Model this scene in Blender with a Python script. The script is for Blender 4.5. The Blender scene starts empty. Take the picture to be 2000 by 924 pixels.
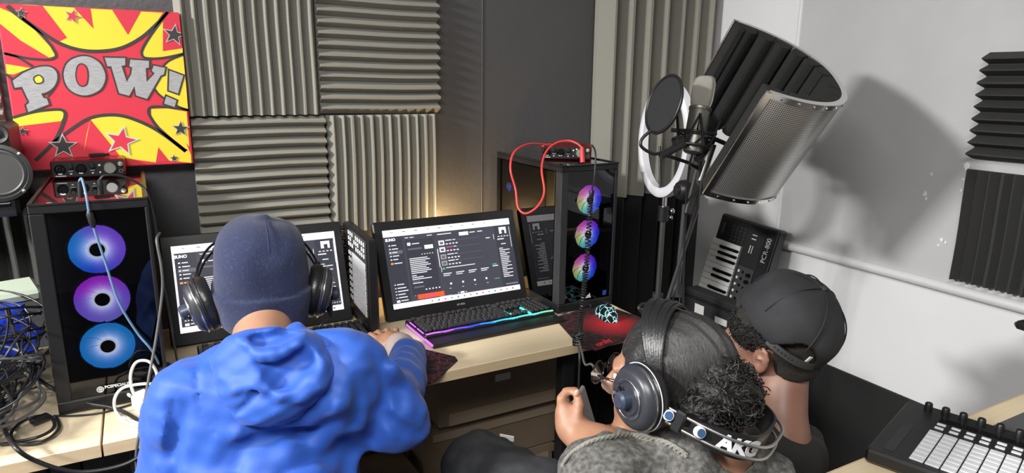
import bpy, bmesh, math, random
import numpy as np
import openvdb
from mathutils import Vector, Matrix
from mathutils.geometry import tessellate_polygon
random.seed(7)
rng = np.random.default_rng(7)
C = bpy.context.scene.collection
PI = math.pi
sc = bpy.context.scene
# ------------------------------------------------------------------ camera, light, exposure
cam_d = bpy.data.cameras.new('camera'); cam = bpy.data.objects.new('camera', cam_d); C.objects.link(cam)
cam_d.sensor_width = 36; cam_d.lens = 36*1315.0/2000; cam_d.clip_start = .02; cam_d.clip_end = 50
cam.matrix_world = Matrix([[0.876348, 0.100045, -0.471175, 0.0], [-0.481511, 0.207763, -0.851458, 0.0], [0.012709, 0.97305, 0.230246, 1.45], [0, 0, 0, 1]])
sc.camera = cam
sc.view_settings.view_transform = 'Standard'; sc.view_settings.look = 'None'
sc.view_settings.gamma = 1; sc.view_settings.use_curve_mapping = False
sc.view_settings.exposure = 0.22
w = bpy.data.worlds.new('world'); sc.world = w; w.use_nodes = True
w.node_tree.nodes['Background'].inputs[0].default_value = (.8, .85, 1, 1); w.node_tree.nodes['Background'].inputs[1].default_value = .12
def area(name, loc, target, size, power, col):
    l = bpy.data.lights.new(name, 'AREA'); l.shape = 'RECTANGLE'; l.size, l.size_y = size; l.energy = power; l.color = col
    o = bpy.data.objects.new(name, l); C.objects.link(o); o.location = loc
    o.rotation_euler = (Vector(target)-Vector(loc)).to_track_quat('-Z', 'Y').to_euler(); return o
CEIL = 2.5
area('key_light', (-2.45, 1.1, 2.44), (-1.6, 1.1, 0), (.5, .3), 200, (1, .99, .965))
area('rear_light', (-.6, -.15, 2.44), (-.4, .1, 0), (1.2, .6), 62, (1, .99, .965))

# ------------------------------------------------------------------ helpers
def V(*a): return np.array(a, float)
def nrm(a): a = np.asarray(a, float); return a/np.linalg.norm(a)
def frame(F, U):
    """3x3 with columns right, forward, up"""
    F = nrm(F); U = np.asarray(U, float); U = nrm(U-F*(U@F)); return np.array([np.cross(F, U), F, U]).T
def rotz(a): c, s = math.cos(a), math.sin(a); return np.array([[c, -s, 0], [s, c, 0], [0, 0, 1.]])
def perp(a):
    a = nrm(a); b = np.cross(a, (0, 0, 1.) if abs(a[2]) < .9 else (1., 0, 0)); b = nrm(b); return a, b, np.cross(a, b)
def spline(pts, n=8, closed=False):
    p = np.array(pts, float); m = len(p); out = []
    for i in range(m if closed else m-1):
        a, b, c, d = (p[(i-1) % m] if closed or i else p[0]), p[i], p[(i+1) % m], (p[(i+2) % m] if closed or i+2 < m else p[-1])
        for t in np.arange(n)/n:
            out.append(.5*((2*b)+(c-a)*t+(2*a-5*b+4*c-d)*t*t+(3*b-3*c+d-a)*t**3))
    if not closed: out.append(p[-1])
    return np.array(out)
class MB:
    def __init__(s): s.v = []; s.f = []; s.m = []; s.n = 0
    def add(s, v, f, mi=0):
        v = np.asarray(v, float).reshape(-1, 3); s.v.append(v); s.f += [tuple(int(i)+s.n for i in q) for q in f]; s.m += [mi]*len(f); s.n += len(v); return s
    def box(s, c, d, R=None, ch=0, mi=0):
        c = np.asarray(c, float); h = np.asarray(d, float)/2; ch = min(ch, h.min()*.95)
        sg = [(x, y, z) for x in (-1, 1) for y in (-1, 1) for z in (-1, 1)]
        if ch <= 0:
            v = np.array(sg)*h; f = [(0, 1, 3, 2), (4, 6, 7, 5), (0, 4, 5, 1), (2, 3, 7, 6), (0, 2, 6, 4), (1, 5, 7, 3)]
        else:
            v = []; ix = {}
            for g in sg:
                for a in range(3):
                    q = (h-ch)*1.0; q[a] = h[a]; ix[g, a] = len(v); v.append(q*np.array(g))
            v = np.array(v); f = []
            for a in range(3):
                b, c2 = (a+1) % 3, (a+2) % 3
                for sa in (-1, 1):
                    q = []
                    for sb, sc_ in ((-1, -1), (1, -1), (1, 1), (-1, 1)):
                        g = [0, 0, 0]; g[a], g[b], g[c2] = sa, sb, sc_; q.append(ix[tuple(g), a])
                    f.append(q if sa > 0 else q[::-1])
                for sb in (-1, 1):
                    for sc_ in (-1, 1):
                        g0 = [0, 0, 0]; g1 = [0, 0, 0]; g0[a], g1[a] = -1, 1; g0[b] = g1[b] = sb; g0[c2] = g1[c2] = sc_
                        g0, g1 = tuple(g0), tuple(g1); q = [ix[g0, b], ix[g1, b], ix[g1, c2], ix[g0, c2]]
                        f.append(q if sb*sc_ > 0 else q[::-1])
            for g in sg:
                q = [ix[g, 0], ix[g, 1], ix[g, 2]]; f.append(q if g[0]*g[1]*g[2] > 0 else q[::-1])
        if R is not None: v = v @ np.asarray(R).T
        return s.add(v+c, f, mi)
    def span(s, lo, hi, ch=0, mi=0): lo = np.array(lo, float); hi = np.array(hi, float); return s.box((lo+hi)/2, hi-lo, None, ch, mi)
    def tube(s, pts, r, n=8, closed=False, mi=0):
        p = np.array(pts, float); m = len(p); r = np.broadcast_to(np.asarray(r, float), (m,))
        t = np.roll(p, -1, 0)-np.roll(p, 1, 0)
        if not closed: t[0] = p[1]-p[0]; t[-1] = p[-1]-p[-2]
        t /= np.linalg.norm(t, axis=1)[:, None]+1e-12
        _, b, _ = perp(t[0]); v = []
        a = np.arange(n)*2*PI/n
        for i in range(m):
            b = b-t[i]*(b@t[i]); b /= np.linalg.norm(b)+1e-12; c = np.cross(t[i], b)
            v.append(p[i]+r[i]*(np.cos(a)[:, None]*b+np.sin(a)[:, None]*c))
        f = []
        for i in range(m if closed else m-1):
            j = (i+1) % m
            for k in range(n): l = (k+1) % n; f.append((i*n+k, i*n+l, j*n+l, j*n+k))
        if not closed: f += [tuple(range(n))[::-1], tuple((m-1)*n+k for k in range(n))]
        return s.add(np.concatenate(v), f, mi)
    def cyl(s, a, b, r0, r1=None, n=16, mi=0): return s.tube([a, b], [r0, r0 if r1 is None else r1], n, False, mi)
    def lathe(s, prof, o, axis, n=24, mi=0, sx=1., bdir=None, caps=True):
        a, b, c = perp(axis); o = np.asarray(o, float); v = []; f = []; m = len(prof)
        if bdir is not None: b = nrm(np.asarray(bdir)-a*(np.asarray(bdir)@a)); c = np.cross(a, b)
        for r, h in prof:
            for k in range(n): t = 2*PI*k/n; v.append(o+a*h+r*(math.cos(t)*b*sx+math.sin(t)*c))
        for i in range(m-1):
            for k in range(n): l = (k+1) % n; f.append((i*n+k, i*n+l, (i+1)*n+l, (i+1)*n+k))
        if caps and prof[0][0] > 1e-6: f.append(tuple(range(n))[::-1])
        if caps and prof[-1][0] > 1e-6: f.append(tuple((m-1)*n+k for k in range(n)))
        return s.add(v, f, mi)
    def torus(s, c, axis, R, r, n=32, k=10, mi=0, sx=1., bdir=None):
        a, b, d = perp(axis); t = np.arange(n)*2*PI/n
        if bdir is not None: b = nrm(np.asarray(bdir)-a*(np.asarray(bdir)@a)); d = np.cross(a, b)
        return s.tube(np.asarray(c)+R*(np.cos(t)[:, None]*b*sx+np.sin(t)[:, None]*d), r, k, True, mi)
    def ball(s, c, r, n=12, R=None, mi=0):
        r = np.broadcast_to(np.asarray(r, float), (3,)); v = []; f = []; k = n//2
        for i in range(k+1):
            for j in range(n): v.append((math.sin(PI*i/k)*math.cos(2*PI*j/n), math.sin(PI*i/k)*math.sin(2*PI*j/n), math.cos(PI*i/k)))
        for i in range(k):
            for j in range(n): l = (j+1) % n; f.append((i*n+j, (i+1)*n+j, (i+1)*n+l, i*n+l))
        v = np.array(v)*r
        if R is not None: v = v @ np.asarray(R).T
        return s.add(v+np.asarray(c), f, mi)
    def flat(s, poly, o, ax, ay, h=0, mi=0):
        """2D polygon in the frame (o, ax, ay); extruded by h along ax x ay, its bottom left open when h=0"""
        o, ax, ay = (np.asarray(q, float) for q in (o, ax, ay)); nz = nrm(np.cross(ax, ay)); p = [tuple(q) for q in poly]
        a2 = sum(p[i][0]*p[(i+1) % len(p)][1]-p[(i+1) % len(p)][0]*p[i][1] for i in range(len(p)))
        if a2 < 0: p = p[::-1]
        b = np.array([o+ax*x+ay*y for x, y in p]); m = len(p)
        tri = tessellate_polygon([[Vector((x*1000, y*1000, 0)) for x, y in p]])
        up = []
        for q in tri:
            x = [p[i] for i in q]; cr = (x[1][0]-x[0][0])*(x[2][1]-x[0][1])-(x[2][0]-x[0][0])*(x[1][1]-x[0][1])
            if abs(cr) > 1e-16: up.append(tuple(q) if cr > 0 else tuple(q)[::-1])
        if h == 0: return s.add(b, up, mi)
        f = [tuple(i+m for i in q) for q in up]+[q[::-1] for q in up]+[(i, (i+1) % m, (i+1) % m+m, i+m) for i in range(m)]
        return s.add(np.concatenate([b, b+nz*h]), f, mi)
    def xform(s, R, t):
        s.v = [v @ np.asarray(R).T+np.asarray(t) for v in s.v]; return s
    def mesh(s, name, mats, smooth=None):
        me = bpy.data.meshes.new(name); v = np.concatenate(s.v) if s.v else np.zeros((0, 3))
        me.from_pydata(v.tolist(), [], s.f)
        for x in (mats if isinstance(mats, (list, tuple)) else [mats]): me.materials.append(x)
        if isinstance(mats, (list, tuple)) and len(mats) > 1: me.polygons.foreach_set('material_index', s.m)
        if smooth:
            me.polygons.foreach_set('use_smooth', [True]*len(me.polygons)); me.set_sharp_from_angle(angle=math.radians(smooth))
        me.update(); return me
def tag(o, label=None, cat=None, group=None, kind=None):
    for k, x in (('label', label), ('category', cat), ('group', group), ('kind', kind)):
        if x: o[k] = x
    return o
ROOT = {}
def thing(name, label, cat, loc=(0, 0, 0), R=None, group=None):
    o = bpy.data.objects.new(name, None); o.empty_display_size = .05; C.objects.link(o)
    M = Matrix.Translation(Vector([float(x) for x in loc]))
    if R is not None: M = M @ Matrix(np.asarray(R).tolist()).to_4x4()
    o.matrix_world = M; ROOT[o] = np.array(M)
    return tag(o, label, cat, group)
def part(name, mb, mats, parent=None, smooth=30, local=False, origin=None, label=None, kind=None):
    """link mb as ONE mesh object; coordinates are the world's unless local (then the thing's)"""
    W = ROOT.get(parent)
    if W is not None and not local:
        Wi = np.linalg.inv(W); mb.xform(Wi[:3, :3], Wi[:3, 3])
        if origin is not None: origin = Wi[:3, :3] @ np.asarray(origin)+Wi[:3, 3]
    t = np.zeros(4); base = np.eye(4)
    if origin is not None:
        mb.xform(np.eye(3), -np.asarray(origin)); base[:3, 3] = origin
    o = bpy.data.objects.new(name, mb.mesh(name, mats, smooth)); C.objects.link(o)
    if parent is not None: o.parent = parent
    o.matrix_local = Matrix(base.tolist())
    ROOT[o] = (W if W is not None else np.eye(4)) @ base
    return tag(o, label, None, None, kind)
def solo(name, mb, mats, label, cat, group=None, smooth=30, kind=None, origin=None):
    if origin is None: v = np.concatenate(mb.v); origin = np.array([*(v.min(0)+v.max(0))[:2]/2, v[:, 2].min()])
    o = part(name, mb, mats, None, smooth, origin=origin); return tag(o, label, cat, group, kind)
def struct(name, mb, mats, smooth=None, parent=None): return tag(part(name, mb, mats, parent, smooth), kind='structure')
def copy_tree(o, M, label, group=None):
    def rec(x, par):
        c = x.copy(); C.objects.link(c)
        if par is not None: c.parent = par; c.matrix_parent_inverse = x.matrix_parent_inverse.copy(); c.matrix_local = x.matrix_local.copy()
        for ch in x.children: rec(ch, c)
        return c
    c = rec(o, None); c.matrix_world = M; c['label'] = label
    if group: c['group'] = group
    return c
def text_mb(mb, txt, size, o, ax, ay, h=.0004, mi=0, center=True, bold=0.0, shear=0.0, space=1.0):
    cu = bpy.data.curves.new('t', 'FONT'); cu.body = txt; cu.size = size; cu.align_x = 'CENTER' if center else 'LEFT'; cu.align_y = 'CENTER'
    cu.offset = bold; cu.shear = shear; cu.space_character = space; cu.resolution_u = 3; cu.extrude = h/2
    ob = bpy.data.objects.new('t', cu); C.objects.link(ob)
    me = bpy.data.meshes.new_from_object(ob.evaluated_get(bpy.context.evaluated_depsgraph_get()))
    v = np.array([q.co[:] for q in me.vertices]); f = [tuple(p.vertices) for p in me.polygons]
    bpy.data.objects.remove(ob); bpy.data.curves.remove(cu); bpy.data.meshes.remove(me)
    ax, ay = nrm(ax), nrm(ay); az = np.cross(ax, ay)
    if len(v): mb.add(np.asarray(o)+v[:, :1]*ax+v[:, 1:2]*ay+(v[:, 2:]+h/2)*az, f, mi)
    return mb
# ------------------------------------------------------------------ materials
def nt(m): return m.node_tree.nodes, m.node_tree.links
def mat(name, col, rough=.5, metal=0., spec=.5, coat=0., emit=None, es=0., bump=None, var=None, sheen=0., ior=None, aniso=None, sss=0.):
    """bump=(scale, strength, distance[, stretch xyz]); var=(scale, second colour, low, high[, stretch])"""
    m = bpy.data.materials.new(name); m.use_nodes = True; N, L = nt(m); b = N['Principled BSDF']
    b.inputs['Base Color'].default_value = (*col, 1); b.inputs['Roughness'].default_value = rough; b.inputs['Metallic'].default_value = metal
    b.inputs['Specular IOR Level'].default_value = spec; b.inputs['Coat Weight'].default_value = coat; b.inputs['Coat Roughness'].default_value = .03
    b.inputs['Sheen Weight'].default_value = sheen
    if sss: b.inputs['Subsurface Weight'].default_value = sss; b.inputs['Subsurface Radius'].default_value = (.01, .004, .002); b.inputs['Subsurface Scale'].default_value = .5
    if ior: b.inputs['IOR'].default_value = ior
    if emit: b.inputs['Emission Color'].default_value = (*emit, 1); b.inputs['Emission Strength'].default_value = es
    def noise(scale, stretch, detail=4):
        tc = N.new('ShaderNodeTexCoord'); mp = N.new('ShaderNodeMapping'); n = N.new('ShaderNodeTexNoise')
        mp.inputs['Scale'].default_value = stretch; n.inputs['Scale'].default_value = scale; n.inputs['Detail'].default_value = detail
        L.new(tc.outputs['Object'], mp.inputs['Vector']); L.new(mp.outputs['Vector'], n.inputs['Vector']); return n
    if var:
        n = noise(var[0], var[4] if len(var) > 4 else (1, 1, 1)); r = N.new('ShaderNodeValToRGB')
        r.color_ramp.elements[0].position = var[2]; r.color_ramp.elements[1].position = var[3]
        r.color_ramp.elements[0].color = (*col, 1); r.color_ramp.elements[1].color = (*var[1], 1)
        L.new(n.outputs['Fac'], r.inputs['Fac']); L.new(r.outputs['Color'], b.inputs['Base Color'])
    if bump:
        n = noise(bump[0], bump[3] if len(bump) > 3 else (1, 1, 1)); u = N.new('ShaderNodeBump')
        u.inputs['Strength'].default_value = bump[1]; u.inputs['Distance'].default_value = bump[2]
        L.new(n.outputs['Fac'], u.inputs['Height']); L.new(u.outputs['Normal'], b.inputs['Normal'])
    return m
def glass(name, tint, ior=1.5, rough=.01):
    m = bpy.data.materials.new(name); m.use_nodes = True; N, L = nt(m); N.remove(N['Principled BSDF'])
    f = N.new('ShaderNodeFresnel'); f.inputs['IOR'].default_value = ior; t = N.new('ShaderNodeBsdfTransparent'); t.inputs[0].default_value = (*tint, 1)
    g = N.new('ShaderNodeBsdfGlossy'); g.inputs['Roughness'].default_value = rough; x = N.new('ShaderNodeMixShader')
    L.new(f.outputs[0], x.inputs[0]); L.new(t.outputs[0], x.inputs[1]); L.new(g.outputs[0], x.inputs[2]); L.new(x.outputs[0], N['Material Output'].inputs['Surface']); return m
def emis(name, col, s): return mat(name, (0, 0, 0), .4, emit=col, es=s)
def fan_mat(name, stops, s, white=1.0):
    """light of an LED fan: colours run round the rotor, brighter near the hub"""
    m = mat(name, (.02, .02, .03), .4); N, L = nt(m); b = N['Principled BSDF']
    tc = N.new('ShaderNodeTexCoord'); sp = N.new('ShaderNodeSeparateXYZ'); L.new(tc.outputs['Object'], sp.inputs[0])
    a = N.new('ShaderNodeMath'); a.operation = 'ARCTAN2'; L.new(sp.outputs['Z'], a.inputs[0]); L.new(sp.outputs['X'], a.inputs[1])
    k = N.new('ShaderNodeMapRange'); k.inputs['From Min'].default_value = -PI; k.inputs['From Max'].default_value = PI; L.new(a.outputs[0], k.inputs['Value'])
    r = N.new('ShaderNodeValToRGB'); e = r.color_ramp.elements
    while len(e) < len(stops): e.new(.5)
    for i, (p, c) in enumerate(stops): e[i].position = p; e[i].color = (*c, 1)
    L.new(k.outputs[0], r.inputs['Fac'])
    l = N.new('ShaderNodeVectorMath'); l.operation = 'LENGTH'; L.new(tc.outputs['Object'], l.inputs[0])
    q = N.new('ShaderNodeMapRange'); q.inputs['From Min'].default_value = .015; q.inputs['From Max'].default_value = .056; q.inputs['To Min'].default_value = 1; q.inputs['To Max'].default_value = .0; L.new(l.outputs['Value'], q.inputs['Value'])
    pw = N.new('ShaderNodeMath'); pw.operation = 'POWER'; pw.inputs[1].default_value = 3.0; L.new(q.outputs[0], pw.inputs[0])
    mx = N.new('ShaderNodeMix'); mx.data_type = 'RGBA'; wm = N.new('ShaderNodeMath'); wm.operation = 'MULTIPLY'; wm.inputs[1].default_value = white; L.new(pw.outputs[0], wm.inputs[0]); L.new(wm.outputs[0], mx.inputs[0]); L.new(r.outputs['Color'], mx.inputs[6]); mx.inputs[7].default_value = (.75, .85, 1, 1)
    L.new(mx.outputs[2], b.inputs['Emission Color'])
    st = N.new('ShaderNodeMapRange'); st.inputs['From Min'].default_value = 0; st.inputs['From Max'].default_value = 1; st.inputs['To Min'].default_value = s*1.25; st.inputs['To Max'].default_value = s*2.8
    L.new(pw.outputs[0], st.inputs['Value']); L.new(st.outputs[0], b.inputs['Emission Strength']); return m
def vein_mat(name, base, vein, scale, width, rough=.7, es=0, patch=None):
    """cracks (cell edges) in a second colour; es > 0: they glow; patch = (centre, radius, colour) a printed round blot"""
    m = mat(name, base, rough); N, L = nt(m); b = N['Principled BSDF']
    tc = N.new('ShaderNodeTexCoord'); no = N.new('ShaderNodeTexNoise'); no.inputs['Scale'].default_value = scale*1.3
    ad = N.new('ShaderNodeMixRGB'); ad.blend_type = 'ADD'; ad.inputs[0].default_value = .018*40/scale
    L.new(tc.outputs['Object'], no.inputs['Vector']); L.new(tc.outputs['Object'], ad.inputs[1]); L.new(no.outputs['Color'], ad.inputs[2])
    vo = N.new('ShaderNodeTexVoronoi'); vo.feature = 'DISTANCE_TO_EDGE'; vo.inputs['Scale'].default_value = scale; L.new(ad.outputs[0], vo.inputs['Vector'])
    r = N.new('ShaderNodeValToRGB'); r.color_ramp.elements[0].color = (*vein, 1); r.color_ramp.elements[1].color = (*base, 1); r.color_ramp.elements[0].position = width*.4; r.color_ramp.elements[1].position = width
    L.new(vo.outputs['Distance'], r.inputs['Fac']); out = r.outputs['Color']
    if patch:
        d = N.new('ShaderNodeVectorMath'); d.operation = 'DISTANCE'; d.inputs[1].default_value = patch[0]; L.new(tc.outputs['Object'], d.inputs[0])
        k = N.new('ShaderNodeMapRange'); k.inputs['From Min'].default_value = 0; k.inputs['From Max'].default_value = patch[1]; k.inputs['To Min'].default_value = .95; k.inputs['To Max'].default_value = 0; L.new(d.outputs['Value'], k.inputs['Value'])
        mx = N.new('ShaderNodeMixRGB'); mx.inputs[2].default_value = (*patch[2], 1); L.new(k.outputs[0], mx.inputs[0]); L.new(out, mx.inputs[1]); out = mx.outputs[0]
    if es: 
        r.color_ramp.elements[1].color = (0, 0, 0, 1); L.new(out, b.inputs['Emission Color']); b.inputs['Emission Strength'].default_value = es
    else: L.new(out, b.inputs['Base Color'])
    return m
M = {}
M['black'] = mat('black_plastic', (.012, .012, .013), .38, bump=(900, .15, .0003))
M['black_matte'] = mat('black_matte', (.011, .011, .012), .75)
M['black_gloss'] = mat('black_gloss', (.006, .006, .007), .06, spec=.7)
M['dark'] = mat('dark_plastic', (.03, .03, .032), .5, bump=(700, .2, .0003))
M['rubber'] = mat('black_cable', (.017, .017, .018), .35)
M['chrome'] = mat('chrome', (.75, .74, .72), .18, 1)
M['steel'] = mat('brushed_steel', (.5, .49, .47), .38, 1)
M['white'] = mat('white_plastic', (.8, .8, .79), .4)
M['wall_w'] = mat('white_painted_wall', (.74, .74, .75), .75, bump=(60, .12, .002), var=(3, (.70, .70, .715), .35, .7))
M['wall_g'] = mat('charcoal_painted_wall', (.082, .08, .082), .42, bump=(45, .35, .004), var=(2.2, (.066, .064, .066), .3, .75))
M['wall_b'] = mat('black_painted_wall', (.012, .012, .012), .7, bump=(400, .3, .001))
M['panel'] = mat('grey_vinyl', (.50, .50, .51), .6, bump=(240, .15, .001), var=(5, (.46, .46, .47), .3, .7))
M['floor'] = mat('dark_carpet', (.018, .018, .02), .95, bump=(500, .6, .003))
M['ceil'] = mat('ceiling_white', (.62, .62, .6), .9)
M['foam'] = mat('grey_foam', (.265, .258, .222), .95, bump=(700, .5, .0015), var=(420, (.36, .35, .32), .62, .8), sheen=.1)
M['foam_b'] = mat('charcoal_foam', (.035, .035, .033), .95, bump=(700, .5, .0015), var=(420, (.09, .09, .085), .62, .8))
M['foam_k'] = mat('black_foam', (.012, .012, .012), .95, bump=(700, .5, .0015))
M['wood'] = mat('maple_laminate', (.80, .67, .46), .42, var=(9, (.75, .61, .40), .3, .75, (1, 14, 1)), bump=(300, .05, .0005))
M['wood_edge'] = mat('maple_edge', (.66, .51, .32), .5, var=(12, (.58, .44, .27), .3, .75, (1, 1, 12)))
M['card'] = mat('brown_cardboard', (.20, .145, .095), .85, var=(7, (.16, .115, .075), .3, .7), bump=(200, .1, .001))
M['card_e'] = mat('cardboard_tape', (.30, .23, .16), .6)
M['paper'] = mat('paper_label', (.55, .55, .53), .7)
M['red_metal'] = mat('red_anodised_metal', (.25, .012, .018), .32, .55, bump=(900, .1, .0003))
M['red_cable'] = mat('red_cable', (.72, .05, .05), .4)
M['blue_cable'] = mat('blue_cable', (.12, .22, .36), .4)
M['grey_cable'] = mat('grey_cable', (.10, .10, .10), .45)
M['white_cable'] = mat('white_cable', (.72, .72, .70), .4)
M['pane'] = glass('smoked_glass', (.42, .42, .46), 1.45)
M['pane_side'] = glass('tinted_side_glass', (.30, .30, .32), 1.75)
M['top_gloss'] = mat('glossy_case_top', (.008, .007, .007), .025, spec=1, ior=1.9, coat=1)
M['pad'] = mat('white_pad', (.70, .71, .74), .45)
M['skin1'] = mat('tan_skin', (.36, .19, .12), .5, sss=.15, bump=(500, .1, .0004))
M['skin2'] = mat('light_brown_skin', (.35, .18, .11), .5, sss=.12, bump=(500, .1, .0004), var=(22, (.30, .15, .09), .35, .7))
M['skin3'] = mat('brown_skin', (.25, .125, .085), .48, sss=.12, bump=(500, .1, .0004), var=(18, (.21, .10, .07), .35, .7))
M['nail'] = mat('finger_nail', (.55, .34, .26), .3)
M['eye'] = mat('eye_white', (.8, .78, .75), .2); M['iris'] = mat('dark_iris', (.03, .015, .008), .15)
M['leather'] = mat('black_leather', (.012, .012, .013), .33, bump=(260, .5, .001))
M['glow_w'] = emis('lamp_glow', (1, .72, .36), 6)
def foam_panel(name, o, ax, ay, W_, H_, n, material, label, group=None, base=.012, tip=.043, thing_group='acoustic foam tiles'):
    """wedge foam: ridges run along ay, stepped along ax; o is the corner on the wall; every tile one moulded block"""
    o, ax, ay = np.asarray(o, float), nrm(ax), nrm(ay); nz = np.cross(ax, ay); mb = MB(); p = []
    q = W_/n
    for i in range(n):
        j = rng.normal(0, .0012, 4)
        p += [(i*q+(0 if i == 0 else .0015), base), (i*q+q*.45+j[0], tip+j[1]), (i*q+q*.55+j[2], tip+j[1]), ((i+1)*q-(0 if i == n-1 else .0015), base)]
    prof = [(0, 0)]+p+[(W_, 0)]; m = len(prof); ns = 7; v = []
    for k in range(ns):
        t = k/(ns-1); wv = .0016*math.sin(5*t+o[0]*9)
        for x, h in prof: v.append(o+ax*(x+wv)+ay*(t*H_)+nz*h)
    f = []
    for k in range(ns-1):
        for i in range(m-1): f.append((k*m+i, k*m+i+1, (k+1)*m+i+1, (k+1)*m+i))
    f += [tuple(range(m))[::-1], tuple((ns-1)*m+i for i in range(m))]
    mb.add(v, [x[::-1] for x in f])
    return solo(name, mb, material, label, 'foam panel', thing_group, smooth=None, origin=o)
# ------------------------------------------------------------------ soft bodies: blended distance fields turned into one mesh
class Soft:
    def __init__(s, lo, hi, h): 
        s.lo = V(*lo); s.h = h; s.n = np.ceil((V(*hi)-s.lo)/h).astype(int)+1; s.g = np.full(s.n, .2, np.float32)
        s.ax = [np.float32(s.lo[i]+h*np.arange(s.n[i])) for i in range(3)]
    def win(s, lo, hi, pad):
        a = np.maximum(np.floor((np.asarray(lo)-pad-s.lo)/s.h).astype(int), 0); b = np.minimum(np.ceil((np.asarray(hi)+pad-s.lo)/s.h).astype(int)+1, s.n)
        if (b <= a).any(): return None
        sl = tuple(slice(a[i], b[i]) for i in range(3)); P = np.stack(np.meshgrid(*[s.ax[i][sl[i]] for i in range(3)], indexing='ij'), -1); return sl, P
    def put(s, sl, d, k, sub=False):
        g = s.g[sl]; d = d.astype(np.float32)
        if sub: g2 = -g; h = np.clip(.5+.5*(d-g2)/k, 0, 1); s.g[sl] = -(d*(1-h)+g2*h-k*h*(1-h)) if False else np.maximum(g, -d)+k*.25*np.clip(1-np.abs(g+d)/k, 0, 1)**2; return
        m = np.clip(k-np.abs(g-d), 0, None)/k; s.g[sl] = np.minimum(g, d)-m*m*k*.25
    def cap(s, a, b, ra, rb=None, k=.02, sub=False):
        a, b = V(*a), V(*b); rb = ra if rb is None else rb; r = max(ra, rb); w_ = s.win(np.minimum(a, b), np.maximum(a, b), r+k+3*s.h)
        if w_ is None: return s
        sl, P = w_; ba = (b-a).astype(np.float32); t = np.clip(((P-a.astype(np.float32)) @ ba)/max(float(ba@ba), 1e-9), 0, 1)
        d = np.linalg.norm(P-a.astype(np.float32)-t[..., None]*ba, axis=-1)-(ra+(rb-ra)*t); s.put(sl, d, k, sub); return s
    def chain(s, pts, rs, k=.01): 
        for i in range(len(pts)-1): s.cap(pts[i], pts[i+1], rs[i], rs[i+1], k)
        return s
    def ell(s, c, r, R=None, k=.02, sub=False, p=2., cut=None):
        c, r = V(*c), V(*r); R = np.eye(3) if R is None else R; e = (np.abs(R) @ r); w_ = s.win(c-e, c+e, k+3*s.h); 
        if w_ is None: return s
        sl, P = w_; q = (P-c.astype(np.float32)) @ R.astype(np.float32)
        if p == 2: k0 = np.linalg.norm(q/r, axis=-1); k1 = np.linalg.norm(q/(r*r), axis=-1); d = k0*(k0-1)/np.maximum(k1, 1e-6)
        else: d = ((np.abs(q/r)**p).sum(-1)**(1/p)-1)*float(r.min())
        if cut is not None: d = np.maximum(d, cut(q))
        s.put(sl, d, k, sub); return s
    def bump(s, fn): s.g += fn(np.stack(np.meshgrid(*s.ax, indexing='ij'), -1)).astype(np.float32); return s
    def keep(s, fn): s.g = np.maximum(s.g, fn(np.stack(np.meshgrid(*s.ax, indexing='ij'), -1)).astype(np.float32)); return s
    def near(s, P):
        i = np.clip(((np.asarray(P)-s.lo)/s.h).round().astype(int), 0, s.n-1); return s.g[tuple(i.T)]
    def hit(s, o, d, far=1.0):
        """first point on the surface from o along d"""
        d = nrm(d); t = np.arange(0, far, s.h*.5); P = V(*o)+t[:, None]*d; v = s.near(P); j = np.argmax(v < 0)
        return P[j] if v[j] < 0 else None
    def mb(s, smooth=2):
        s.g[0] = s.g[-1] = .05; s.g[:, 0] = s.g[:, -1] = .05; s.g[:, :, 0] = s.g[:, :, -1] = .05
        gr = openvdb.FloatGrid(.05); gr.copyFromArray(np.clip(s.g, -.05, .05)); pts, tri, quad = gr.convertToPolygons(0.0, 0.0)
        pts = np.asarray(pts, float)*s.h+s.lo; f = np.asarray(quad)
        e = np.concatenate([f[:, [0, 1]], f[:, [1, 2]], f[:, [2, 3]], f[:, [3, 0]]])
        for _ in range(smooth):
            acc = np.zeros_like(pts); cnt = np.zeros(len(pts)); np.add.at(acc, e[:, 0], pts[e[:, 1]]); np.add.at(acc, e[:, 1], pts[e[:, 0]]); np.add.at(cnt, e[:, 0], 1); np.add.at(cnt, e[:, 1], 1)
            pts = pts*.5+.5*acc/np.maximum(cnt, 1)[:, None]
        # keep the largest connected piece
        lab = np.arange(len(pts))
        while True:
            new = lab.copy(); m = np.minimum(lab[e[:, 0]], lab[e[:, 1]]); np.minimum.at(new, e[:, 0], m); np.minimum.at(new, e[:, 1], m); new = new[new]
            if (new == lab).all(): break
            lab = new
        u, c_ = np.unique(lab, return_counts=True); ok = lab == u[c_.argmax()]; idx = np.cumsum(ok)-1; f = idx[f[ok[f[:, 0]]]]; pts = pts[ok]
        p = pts[f]; vol = np.einsum('ij,ij->i', p[:, 0], np.cross(p[:, 1], p[:, 2])).sum()+np.einsum('ij,ij->i', p[:, 0], np.cross(p[:, 2], p[:, 3])).sum()
        if vol < 0: f = f[:, ::-1]
        m = MB(); m.v = [pts]; m.f = [tuple(q) for q in f.tolist()]; m.m = [0]*len(f); m.n = len(pts); return m
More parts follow.
